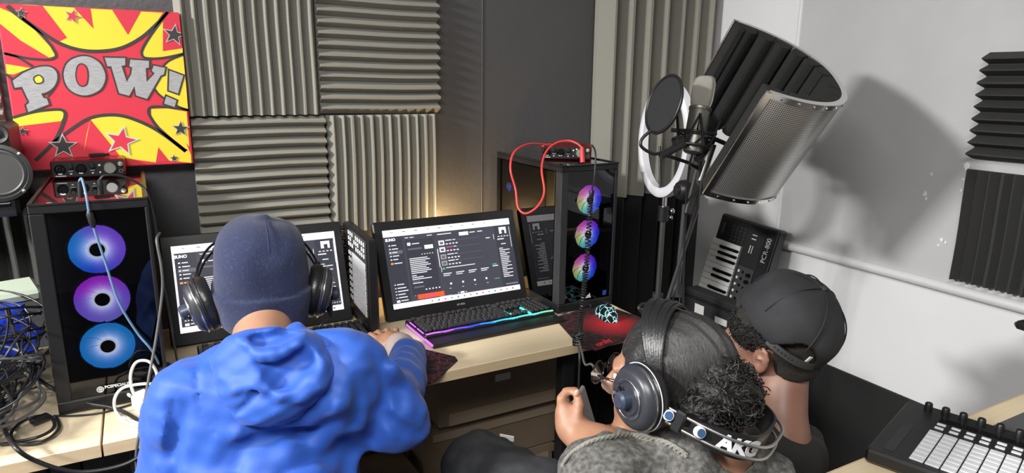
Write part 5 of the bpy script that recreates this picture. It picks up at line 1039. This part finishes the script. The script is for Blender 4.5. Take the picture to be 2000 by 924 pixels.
for q, r, k in ((lip, .0065, .006), (bot, .0085, .014)):
    for i in range(len(q)-1): H_.cap(q[i]+cw_*.003, q[i+1]+cw_*.003, r, r, k)
for i in range(len(seam_)-1): H_.cap(seam_[i], seam_[i+1], .003, .003, .006, True)
H_.bump(waves([((.7, 0, .7), .10, .0035, .8), ((-.6, .2, .8), .07, .003, 2.6)]))
H_.cap(nb+V(0, .015, -.04), hc+V(0, -.005, -.03), .055, .053, .008, True)
part('hood', H_.mb(1), jk, root, 80)
part('sleeve_cuff', MB().lathe([(.030, 0), (.036, .004), (.037, .020), (.034, .040), (.030, .043)], wr+V(.002, -.012, .003), nrm(pk-wr), 28), mat('cuff_knit', (.34, .27, .25), .8, bump=(500, .6, .001)), root, 50)
part('trousers', (lambda T: [T.cap((.15+.09*x, 1.05, .50), (.15+.12*x, 1.44, .505), .092, .072, .03) and T.cap((.15+.12*x, 1.44, .505), (.15+.11*x, 1.40, .10), .066, .056, .02) for x in (-1, 1)] and T.mb(2))(Soft((-.12, .9, .04), (.42, 1.58, .64), .008)), M['black_matte'], root, 80)
# beanie
bc_ = V(*(0.1820, 1.3276, 1.0858)); Rb = frame((.10, .98, .06), (0, -.06, 1)); B = Soft(bc_-.14, bc_+.14, .0034)
B.ell(bc_, (.0855, .098, .099), Rb, .001, p=2.7); B.cap(bc_+Rb @ V(.012, 0, .088), bc_+Rb @ V(.012, 0, .098), .010, .006, .02)
cut = lambda q: np.maximum(q[..., 2]+.030, -q[..., 2]-.100)
B.ell(bc_, (.0900, .1030, .155), Rb, .0015, p=2.9, cut=cut)
B.keep(lambda P: -((P-bc_) @ Rb[:, 2]+.104)); B.ell(bc_+Rb @ V(0, 0, -.03), (.075, .086, .095), Rb, .002, True)
B.bump(lambda P: .0014*np.sin(((P-bc_) @ Rb[:, 0])*70+np.sin(((P-bc_) @ Rb[:, 2])*55)*1.2)+.0012*np.sin(((P-bc_) @ Rb[:, 2])*75+1.)*np.sin(((P-bc_) @ Rb[:, 0])*40))
bo = part('beanie', B.mb(1), mat('navy_knit', (.015, .021, .060), .95, sheen=.12, bump=(330, .5, .0018, (1.6, 1.6, .6)), var=(200, (.045, .058, .12), .55, .85)), root, 80)
part('beanie_seam', MB().tube(spline([bc_+Rb @ (V(.012, y, z)) for y, z in ((-.020, .1005), (-.055, .094), (-.080, .078), (-.092, .058))], 5), .0009, 6), mat('navy_seam', (.02, .03, .08), .9), bo, 60)
hp = headphones('black headphones with thin wire bows worn over the navy beanie', lambda *p: hc+Rh @ V(*p), Rh, (0, .70, .71), M['leather'], hw=.090, hh=.140, out=.008, dy=.010, dz=-.016, ts0=1.0, lean=(-.08, -.28))
solo('headphone_lead', MB().tube([hc+Rh @ V(.122, .0, -.04), hc+Rh @ V(.126, .004, -.075)], [.009, .005], 10).tube(spline([hc+Rh @ V(.126, .004, -.075), (0.2736, 1.2791, 0.9637), (0.2557, 1.3103, 0.9122), (0.2518, 1.3496, 0.8756), (.26, 1.50, .745)], 8), .0026, 7), M['rubber'], 'black lead dropping from the headphones over the navy beanie', 'lead', smooth=50)
# ------------------------------------------------------------------ the girl with the curly bun
gc = V(*(0.7338, 0.7870, 0.9540)); Rg = frame((-.46, .888, -.03), (.12, .03, 1))
root = thing('person', 'girl with slick dark hair in a curly bun, faded grey shirt and headphones', 'person', (.80, .72, 0))
S = Soft((.34, .40, .03), (1.06, 1.40, 1.14), .0048)
L2 = head(S, gc, Rg, .96)
gn = V(*(0.7817, 0.7092, 0.8513)); gL, gR = V(*(0.5805, 0.7450, 0.8324)), V(*(0.8361, 0.6728, 0.7845))
S.cap(gc+Rg @ V(0, -.03, -.04), gn, .052, .060, .03); S.cap(gL, gR, .05, .05, .04); gm = (gL+gR)/2
S.ell(gm+V(.01, .01, -.15), (.125, .085, .20), None, .05); S.cap(gm+V(.02, .0, -.20), (.81, .68, .60), .11, .115, .05)
knees = [V(*(0.5919, 1.2223, 0.6000)), V(.90, 1.18, .53)]
for k, kn_ in enumerate(knees):
    hp_ = V(.70+.18*k, .78-.06*k, .63-.03*k); S.cap(hp_, kn_, .080, .058, .03); ft_ = V(kn_[0]+.02, kn_[1]+.06, .09); S.cap(kn_, ft_, .052, .038, .02); S.cap(V(ft_[0], ft_[1]-.03, .055), V(ft_[0]-.02, ft_[1]+.14, .05), .036, .03, .02)
ge, gw = V(*(0.6175, 0.8108, 0.8475)), V(*(0.6028, 0.8645, 0.8640))
S.cap(gL, ge, .047, .040, .03); S.cap(ge, gw, .036, .025, .02)
S.chain([gw, V(*(0.6027, 0.8729, 0.8735)), V(*(0.6005, 0.8830, 0.8847))], [.025, .023, .017], .012); S.cap((0.5983, 0.8693, 0.8725), (0.5962, 0.8816, 0.8922), .021, .015, .01); S.cap((0.6096, 0.8734, 0.8676), (0.6172, 0.8947, 0.8751), .020, .013, .01)
hand_chain(S, [(0.5902, 0.8788, 0.8912), (0.5918, 0.8873, 0.9128), (0.6044, 0.8910, 0.9218), (0.6202, 0.8861, 0.9232)], .0082)
hand_chain(S, [(0.6021, 0.8881, 0.8761), (0.6135, 0.9043, 0.8813), (0.6288, 0.9078, 0.8820), (0.6415, 0.9017, 0.8768)], .0084)
hand_chain(S, [(0.6124, 0.8935, 0.8650), (0.6232, 0.9066, 0.8660), (0.6369, 0.9106, 0.8657), (0.6486, 0.9030, 0.8614)], .0080)
hand_chain(S, [(0.6196, 0.8939, 0.8551), (0.6317, 0.9053, 0.8525), (0.6427, 0.9085, 0.8522), (0.6509, 0.9007, 0.8488)], .0074)
hand_chain(S, [(0.5956, 0.8621, 0.8709), (0.6042, 0.8557, 0.8910), (0.6112, 0.8610, 0.9078), (0.6156, 0.8746, 0.9235)], .0094)
gre = gR+V(.07, .13, -.17); S.cap(gR, gre, .047, .038, .03); S.cap(gre, V(.86, 1.05, .60), .036, .025, .02); S.ell((.84, 1.09, .595), (.036, .045, .02), None, .02)
for i in range(4): b = V(.865-.017*i, 1.115, .597); hand_chain(S, [b, b+V(-.004, .030, .004), b+V(-.006, .055, -.010)], .0085)
hand_chain(S, [(.825, 1.07, .60), (.805, 1.09, .60), (.80, 1.11, .595)], .0095)
part('body', S.mb(2), M['skin2'], root, 80)
eyes(L2, Rg, root, .98)
part('finger_nail', MB().ball((0.6103, 0.8671, 0.9281), (.0058, .0035, .0070), 10), M['nail'], root, 60)
# slick hair, bun, head band
HR = Soft(gc-.15, gc+.16, .0036)
HR.ell(L2(0, -.020, .042), V(.0800, .1005, .0870)*.98, Rg, .01); HR.ell(L2(0, -.060, -.012), V(.066, .055, .062)*.98, Rg, .02); HR.ell(L2(0, -.058, -.06), (.050, .040, .045), Rg, .02)
HR.keep(lambda P: (lambda q: np.minimum(np.maximum(q[..., 1]-.066+.55*np.maximum(.05-q[..., 2], 0), -(q[..., 2]+.10)), 1)*1.)((P-gc) @ Rg))
HR.bump(lambda P: (lambda q: .0013*np.sin(q[..., 0]*330+6*np.sin(q[..., 2]*22))+.001*np.sin(q[..., 0]*150+q[..., 2]*60))((P-gc) @ Rg))
hm = mat('slick_dark_hair', (.016, .015, .015), .42, spec=.6, bump=(260, .9, .0022, (5, .35, .35)), var=(240, (.055, .052, .050), .5, .8, (5, .3, .3)))
part('hair', HR.mb(1), hm, root, 80)
part('parting', MB().tube(spline([L2(x, y, z) for x, y, z in ((-.012, .030, .136), (-.016, -.03, .136), (-.012, -.075, .112), (-.006, -.105, .075))], 6), .0011, 6), M['black_matte'], root, 60)
bn_ = V(*(0.7503, 0.6898, 0.9761)); BN = Soft(bn_-.13, bn_+.13, .004)
BN.ell(bn_, (.050, .045, .046), None, .02); BN.ell(bn_+V(.030, -.01, .0), (.036, .034, .036), None, .02); BN.ell(bn_+V(-.018, .01, -.022), (.038, .036, .034), None, .02)
BN.bump(lambda P: .005*np.sin(P[..., 0]*190+3*np.sin(P[..., 2]*90))*np.sin(P[..., 1]*170+2)*np.sin(P[..., 2]*180+1)+.004*np.sin(P[..., 0]*95+P[..., 2]*120))
curl = mat('curly_dark_hair', (.012, .011, .011), .45, spec=.5, bump=(240, 1, .004), var=(300, (.035, .033, .032), .5, .8))
part('hair_bun', BN.mb(1), curl, root, 80)
mb = MB()
for i in range(520):
    d = nrm(rng.normal(0, 1, 3)); base = bn_+V(.012, -.003, -.006)+d*V(.059, .046, .049)*rng.uniform(.90, 1.03); tn = nrm(np.cross(d, rng.normal(0, 1, 3))); b2 = np.cross(d, tn); R_ = rng.uniform(.005, .013); n = 9; ph = rng.uniform(0, 6.28)
    mb.tube([base+tn*R_*math.cos(ph+j*.75)+d*(R_*.8*math.sin(ph+j*.75)+.001*j)+b2*(.0022*j-.008) for j in range(n)], .0011, 3)
part('curls', mb, curl, root, 60, kind='stuff')
for i in range(7):
    tilt = -.40+.115*i; pts = []
    for a in np.linspace(-.25*PI, 1.25*PI, 34):
        q = V(.0860*math.cos(a), -.012+.066*math.sin(tilt)*(.35+.65*max(math.sin(a), -.2))+.030*math.sin(a), .042+.0990*math.sin(a)*math.cos(tilt*.6)+.0012*(i % 2))
        pts.append(L2(*q))
    part('hair_band', MB().tube(spline(pts, 2), .0047, 6), M['leather'], root, 60)
# glasses
t = thing('glasses', 'thin dark rimmed glasses worn by the girl with the curly bun', 'glasses', L2(0, .1, 0))
for x in (-1, 1):
    rimc = [L2(.034*x+.026*math.cos(a)*(1-.1*math.sin(a)), .116-.10*abs(.034*x+.026*math.cos(a))**1.3, .002+.020*math.sin(a)) for a in np.arange(24)*2*PI/24]
    part('rim', MB().tube(rimc, .0016, 6, True), M['black_gloss'], t, 60)
    part('lens', MB().add(rimc, [tuple(range(24))]), M['pane_clear'] if 'pane_clear' in M else M.setdefault('pane_clear', glass('clear_lens', (.93, .94, .95), 1.4)), t, None)
    tp = part('temple', MB().tube(spline([L2(.062*x, .108, .010), L2(.078*x, .085, .010), L2(.082*x, .03, .008), L2(.080*x, -.02, .002), L2(.076*x, -.045, -.018)], 5), .0022, 7), M['black_gloss'], t, 60)
    part('hinge', MB().box(L2(.072*x, .100, .010), (.006, .018, .007), Rg, .0015), M['steel'], tp, None)
part('bridge', MB().tube(spline([L2(-.010, .112, .006), L2(0, .117, .010), L2(.010, .112, .006)], 4), .0016, 6), M['black_gloss'], t, 60)
# shirt
T_ = Soft((.36, .38, .42), (1.10, 1.02, 1.02), .005)
T_.cap(gL, gR, .066, .066, .05); T_.ell(gm+V(.01, .01, -.15), (.158, .112, .22), None, .05); T_.cap(gm+V(.02, .0, -.20), (.81, .68, .60), .13, .14, .05)
T_.cap(gL, V(*ge)+V(-.0, -.02, -.01), .066, .062, .03); T_.cap(gR, gre, .066, .06, .03)
T_.cap(gm+V(.03, .02, .05), gn+V(.0, .0, -.01), .07, .062, .03)
T_.cap(V(*ge)+V(-.01, 0, .01), V(*gw), .040, .036, .012, True)
T_.bump(waves([((.6, .2, .8), .10, .0035, .5), ((-.5, .5, .7), .075, .003, 2.2), ((1, 0, .1), .16, .003, 1.2)]))
T_.cap(gc+V(0, 0, -.05), gn+V(0, .0, .02), .058, .062, .012, True)
part('shirt', T_.mb(2), mat('acid_washed_grey', (.055, .054, .050), .9, bump=(600, .5, .0012), var=(120, (.16, .155, .145), .38, .72)), root, 80)
ps = []
for u, v in ((1100,905), (1118,885), (1150,866), (1190,856), (1230,852), (1270,857), (1310,872), (1340,893)):
    o = V(0, 0, 1.45); d = {(1100,905): (662.9099, 979.4774, -732.5630), (1118,885): (680.6851, 974.9654, -712.8732), (1150,866): (710.6291, 963.5046, -693.9786), (1190,856): (746.6834, 946.3217, -683.7398), (1230,852): (782.1375, 927.8923, -679.3392), (1270,857): (816.6912, 907.5930, -683.6961), (1310,872): (850.2444, 885.2161, -697.7835), (1340,893): (874.4339, 866.4078, -717.8363)}[(u, v)]
    p = T_.hit(o, d, 1.6)
    if p is not None: ps.append(p)
if len(ps) > 3:
    sp_ = spline(ps, 10); nrm_ = V(-.1, -.6, .8)
    for k in range(3):
        part('braided_trim', MB().tube([p+nrm_*.002+V(.25, -.2, .9)*.0052*math.sin(i*.9+k*2*PI/3)+nrm_*.0022*math.cos(i*.9*2+k*4) for i, p in enumerate(sp_)], .0027, 6), mat('trim_thread', (.20, .195, .17), .85) if k == 0 else bpy.data.materials['trim_thread'], root, 60)
# jeans
Jn = Soft((.34, .46, .05), (1.10, 1.50, .70), .007)
Jn.cap((.81, .68, .62), (.81, .68, .58), .13, .13, .04)
for k, kn_ in enumerate(knees):
    hp_ = V(.70+.18*k, .78-.06*k, .63-.03*k); Jn.cap(hp_, kn_, .100, .072, .03); ft_ = V(kn_[0]+.02, kn_[1]+.06, .12); Jn.cap(kn_, ft_, .068, .055, .02)
Jn.bump(waves([((.7, .5, .5), .10, .005, 1.), ((-.4, .9, .2), .075, .004, 3.)]))
part('jeans', Jn.mb(2), mat('black_denim', (.016, .017, .020), .75, bump=(700, .4, .001), var=(14, (.045, .047, .054), .45, .8)), root, 80)
part('jeans_patch', MB().box((0.6650, 1.2133, 0.6526), (.034, .003, .014), frame((0.7641, 0.7693, 0.0655), (-0.0884, -0.1328, 1.0651)), .001), M['paper'], root, None)
zp = part('zip_pull', MB().tube([(0.6606, 1.1465, 0.6571), (0.6658, 1.1350, 0.6469), (0.6687, 1.1265, 0.6432)], [.003, .004, .003], 8), M['steel'], root, 50)
# headphones of the girl, the band carried behind the neck
hp, arc, ex, ey, ez, bd, bnn, st = headphones('black headphones with a wide lettered leather strap hanging behind the neck of the girl', L2, Rg, (0, -.95, -.31), M['leather'], hw=.085, hh=.175, strap_text='AKG', dy=-.004, dz=.002, out=.006, lean=(.55, -.05))
A = arc(.173, 0, .42, PI-.42, 60); i = 47
for j, ch_ in enumerate('AKG'):
    i = 49-int(5.3*j); p = A[i]; tg = nrm(A[i-3]-A[i+3]); nn = nrm(np.cross(bnn, tg)); nn = nn if nn@(p-L2(0, 0, -.02)) > 0 else -nn
    ay = np.cross(nn, tg); part('maker_lettering', text_mb(MB(), ch_, .036, p+nn*.0026, tg, ay, .0005, bold=.0016), M['pad'], st, None)
for tq in (.17, .36):
    p = arc(.187, 0)[int(35*(1-tq/PI))]+bnn*.0; nn = nrm(p-L2(0, 0, -.02)); nn = nrm(nn+V(-.1, -.5, .35))
    ro = part('round_button', MB().lathe([(.0085, -.004), (.0085, .004), (.0075, .0055), (0, .0055)], p+nn*.006, nn, 22), M['white'], hp, 40); part('button_face', MB().lathe([(.0066, .0054), (.0064, .0064), (0, .0064)], p+nn*.006, nn, 20), mat('button_blue', (.04, .09, .2), .35), ro, 40)
# phone in her hand
pl_ = nrm((20.0553, -28.4100, -98.7657)); pw_ = (49.2929, 43.8593, -6.2112); pw_ = nrm(pw_-pl_*(pw_@pl_)); Rp = np.array([pw_, np.cross(pl_, pw_), pl_]).T
solo('phone', MB().box((0.6458, 0.8776, 0.8484), (.070, .008, .135), Rp, .003), mat('phone_grey', (.16, .16, .165), .4), 'slim grey phone held upright in the hand of the girl', 'phone')
solo('stylus', MB().tube([(0.6134, 0.9077, 0.9153), (0.6150, 0.8994, 0.9010), (0.6154, 0.8947, 0.8932)], [.003, .0032, .0012], 8), M['steel'], 'thin silver stylus held behind the thumb of the girl', 'stylus', smooth=50)
# ------------------------------------------------------------------ the boy in the cap
kc = V(1.1532, .9084, .9022); Rk2 = frame((-.206, .967, .15), (-.115, -.176, .978))
root = thing('person', 'boy seen from behind in a black cap, black shirt and ear stud', 'person', (1.07, .80, 0))
S = Soft((.74, .50, .03), (1.34, 1.44, 1.14), .0048)
L3 = head(S, kc, Rk2, 1.0)
kn3 = V(*(1.1053, 0.8336, 0.7142)); kL, kR = V(*(1.0222, 0.8669, 0.6674)), V(*(1.1765, 0.8379, 0.6583))
S.cap(kc+Rk2 @ V(0, -.030, -.05), kn3, .047, .052, .03); S.cap(kL, kR, .036, .036, .04); km = V(*(1.0888, 0.8258, 0.5647))
S.ell(km+V(0, 0, -.08), (.09, .075, .18), None, .05); S.cap(km, kn3, .07, .05, .04); S.cap(km+V(0, 0, -.2), (1.07, .78, .50), .10, .12, .05)
for x in (-1, 1): S.cap((1.07+.08*x, .80, .50), (1.03+.10*x, 1.20, .50), .08, .06, .03); S.cap((1.03+.10*x, 1.20, .50), (1.03+.10*x, 1.22, .10), .054, .04, .02); S.cap((1.03+.10*x, 1.19, .055), (1.02+.10*x, 1.36, .05), .036, .03, .02)
for q, x in ((kL, -1), (kR, 1)): 
    e_ = q+V(.03*x, .12, -.17); S.cap(q, e_, .046, .038, .03); S.cap(e_, (1.04+.08*x, 1.12, .60), .036, .025, .02); S.ell((1.04+.07*x, 1.17, .59), (.036, .045, .02), None, .02)
    for i in range(4): b = V(1.04+.07*x+.025-.017*i, 1.195, .592); hand_chain(S, [b, b+V(0, .03, .004), b+V(0, .052, -.012)], .0085)
    hand_chain(S, [(1.04+.035*x, 1.15, .595), (1.04+.02*x, 1.175, .593), (1.04+.018*x, 1.195, .588)], .0095)
part('body', S.mb(2), M['skin3'], root, 80)
eyes(L3, Rk2, root)
part('ear_stud', MB().ball(L3(-.088, -.004, -.030), .0048, 8), M['chrome'], root, 60)
Q = Soft(kc-.14, kc+.15, .0036)
Q.ell(L3(0, -.012, .040), (.0785, .0970, .082), Rk2, .01); Q.ell(L3(0, -.050, -.022), (.056, .047, .040), Rk2, .02); Q.ell(L3(-.060, .026, .052), (.034, .050, .046), Rk2, .02)
Q.keep(lambda P: (lambda q: np.maximum(np.maximum(q[..., 1]-.062, -(q[..., 2]+.040)), .040-np.hypot((q[..., 1]+.008)*1.0, q[..., 2]-(-.010))+ .006-np.where(q[..., 1] < -.03, .05, 0)))((P-kc) @ Rk2))
Q.bump(lambda P: .0022*np.sin(P[..., 0]*420+2*np.sin(P[..., 2]*300))*np.sin(P[..., 1]*400)*np.sin(P[..., 2]*410))
part('hair', Q.mb(1), mat('short_curly_hair', (.014, .012, .011), .8, bump=(520, 1, .003), var=(420, (.045, .036, .03), .5, .8)), root, 80)
fr = MB()
for i in range(560):
    d = rng.normal(0, 1, 3); d[0] = -abs(d[0]); d = nrm(d); base = L3(*(V(-.060, .026, .052)+d*V(.034, .050, .046)*1.0)); n = 6; ph = rng.uniform(0, 6.28); R_ = rng.uniform(.0018, .0035)
    if d[2] > .5 or base[2] > L3(0, 0, .088)[2]: continue
    fr.tube([base+Rk2 @ (d*(.0009*j))+V(R_*math.cos(ph+j*1.3), R_*math.sin(ph+j*1.3), R_*math.sin(2*ph+j)) for j in range(n)], .0009, 3)
part('hair_fringe', fr, bpy.data.materials['short_curly_hair'], root, 60, kind='stuff')
# cap
Rcap = Rk2 @ rotz(-.80) @ np.array(Matrix.Rotation(.52, 3, 'Y')) @ np.array(Matrix.Rotation(.10, 3, 'X')); cc_ = L3(.012, -.010, .056); Lc = lambda *p: cc_+Rcap @ V(*p)
K_ = Soft(cc_-.17, cc_+.17, .0036)
K_.ell(Lc(0, -.004, .005), (.103, .109, .098), Rcap, .004, p=2.2)
K_.ell(Lc(0, -.004, .0), (.0930, .0990, .0880), Rcap, .003, True, p=2.2)
K_.keep(lambda P: -((P-cc_) @ Rcap[:, 2]+.022))
K_.ell(Lc(0, -.108, -.030), (.050, .05, .052), Rcap, .004, True)
K_.bump(lambda P: (lambda q: .0012*np.sin(q[..., 0]*60+q[..., 2]*40)+.0011*np.sin(q[..., 2]*85+2*np.sin(q[..., 0]*30)))((P-cc_) @ Rcap))
cm = mat('black_twill', (.014, .0145, .017), .8, bump=(500, .4, .001), var=(20, (.024, .025, .029), .4, .8))
cp = part('cap', K_.mb(1), cm, root, 80)
part('cap_button', MB().ball(Lc(0, -.004, .104), (.009, .009, .005), 12), cm, cp, 60)
for k in range(6):
    a = k*PI/3+PI/6; pts = [Lc(.1046*math.cos(a)*abs(math.cos(q))**.91, -.004+.1106*math.sin(a)*abs(math.cos(q))**.85, .005+.0985*math.sin(q)**.85) for q in np.linspace(.12, PI/2, 14)]
    part('cap_seam', MB().tube(pts, .0017, 6), M['black_matte'], cp, 60)
bm_ = MB(); v = []; f = []
for i in range(17):
    a = PI*(.08+.84*i/16); x = .092*math.cos(a)
    for j in range(5): yy = .098*math.sin(a)*.98+j/4*.070*math.sin(a)**.6; v.append(Lc(x*(1-.02*j), yy, -.018-.02*(x/.088)**2-.012*j/4))
for i in range(16):
    for j in range(4): f.append((i*5+j, i*5+j+1, i*5+6+j, i*5+5+j))
bm_.add(v, f); v2 = [p-Rcap[:, 2]*.004 for p in v]; bm_.add(v2, [q[::-1] for q in f]); rim = [i*5+4 for i in range(17)]
bm_.f += [(rim[i], rim[i]+85, rim[i+1]+85, rim[i+1]) for i in range(16)]; bm_.m += [0]*16
part('brim', bm_, cm, cp, 50)
pts = [Lc(.099*math.sin(a), -.004-.105*math.cos(a), -.016) for a in np.linspace(-.62, .62, 16)]
v = []; f = []
for p in pts:
    for dz_ in (-.008, .008): 
        for s_ in (0, .003): v.append(p+Rcap[:, 2]*dz_+nrm(p-Lc(0, 0, -.016))*s_)
for i in range(len(pts)-1):
    for a_, b_ in ((0, 1), (1, 3), (3, 2), (2, 0)): f.append((i*4+a_, i*4+b_, i*4+4+b_, i*4+4+a_))
stp = part('strap', MB().add(v, f), mat('strap_grey', (.05, .05, .053), .6), cp, None)
for i in range(2, 8): part('snap_stud', MB().ball(pts[i]+nrm(pts[i]-Lc(0, 0, -.016))*.003, .0022, 6), M['black_gloss'], stp, 60)
part('strap_tag', MB().box(pts[12]+V(0, 0, .012), (.010, .003, .020), Rcap @ rotz(.5), .001), M['white'], cp, None)
# shirt
T3 = Soft((.76, .50, .44), (1.34, 1.10, .98), .0052)
T3.cap(kL, kR, .050, .048, .05); T3.ell(km+V(0, 0, -.08), (.115, .10, .20), None, .05); T3.cap(km+V(0, 0, -.16), (1.07, .78, .50), .12, .14, .05)
T3.cap(V(*(1.0749, 0.8587, 0.7447)), V(*(1.0774, 0.8344, 0.6600)), .042, .06, .04); T3.cap(V(*(1.1887, 0.8341, 0.7130)), V(*(1.1657, 0.8266, 0.6382)), .022, .05, .03)
for q, x in ((kL, -1), (kR, 1)): T3.cap(q, q+V(.015*x, .10, -.14), .048, .050, .03)
T3.bump(waves([((.6, .2, .8), .11, .004, .5), ((-.5, .5, .7), .08, .003, 2.2)]))
T3.cap((1.0634, 0.8236, 0.7216), (1.1333, 0.8001, 0.6912), .046, .050, .04)
T3.cap(kc+V(0, 0, -.06), (1.1110, 0.8406, 0.7515), .047, .047, .006, True); T3.ell((1.0969, 0.8079, 0.7757), (.030, .04, .026), None, .012, True)
part('shirt', T3.mb(2), mat('black_jersey', (.017, .016, .015), .85, bump=(600, .4, .001)), root, 80)
part('trousers', (lambda T: [T.cap((1.07+.08*x, .80, .50), (1.03+.10*x, 1.21, .505), .092, .070, .03) and T.cap((1.03+.10*x, 1.21, .505), (1.03+.10*x, 1.22, .10), .064, .054, .02) for x in (-1, 1)] and T.mb(2))(Soft((.80, .64, .05), (1.34, 1.40, .64), .009)), M['black_matte'], root, 80)
# stools
for x, y, lab in ((.15, 1.02, 'black stool under the boy in the blue jacket'), (.81, .68, 'black stool under the girl with the curly bun'), (1.07, .77, 'black stool under the boy in the black cap')):
    t = thing('stool', lab, 'stool', (x, y, 0), group='stools')
    part('seat', MB().lathe([(0, -.05), (.155, -.05), (.165, -.04), (.165, -.015), (.15, 0), (0, 0)], (x, y, .352 if x != .81 else .452), (0, 0, 1), 28), M['leather'], t, 40)
    for k in range(4): a = PI/4+k*PI/2; part('leg', MB().tube([(x+.10*math.cos(a), y+.10*math.sin(a), .31 if x != .81 else .41), (x+.17*math.cos(a), y+.17*math.sin(a), .0)], .011, 8), M['black'], t, 60)
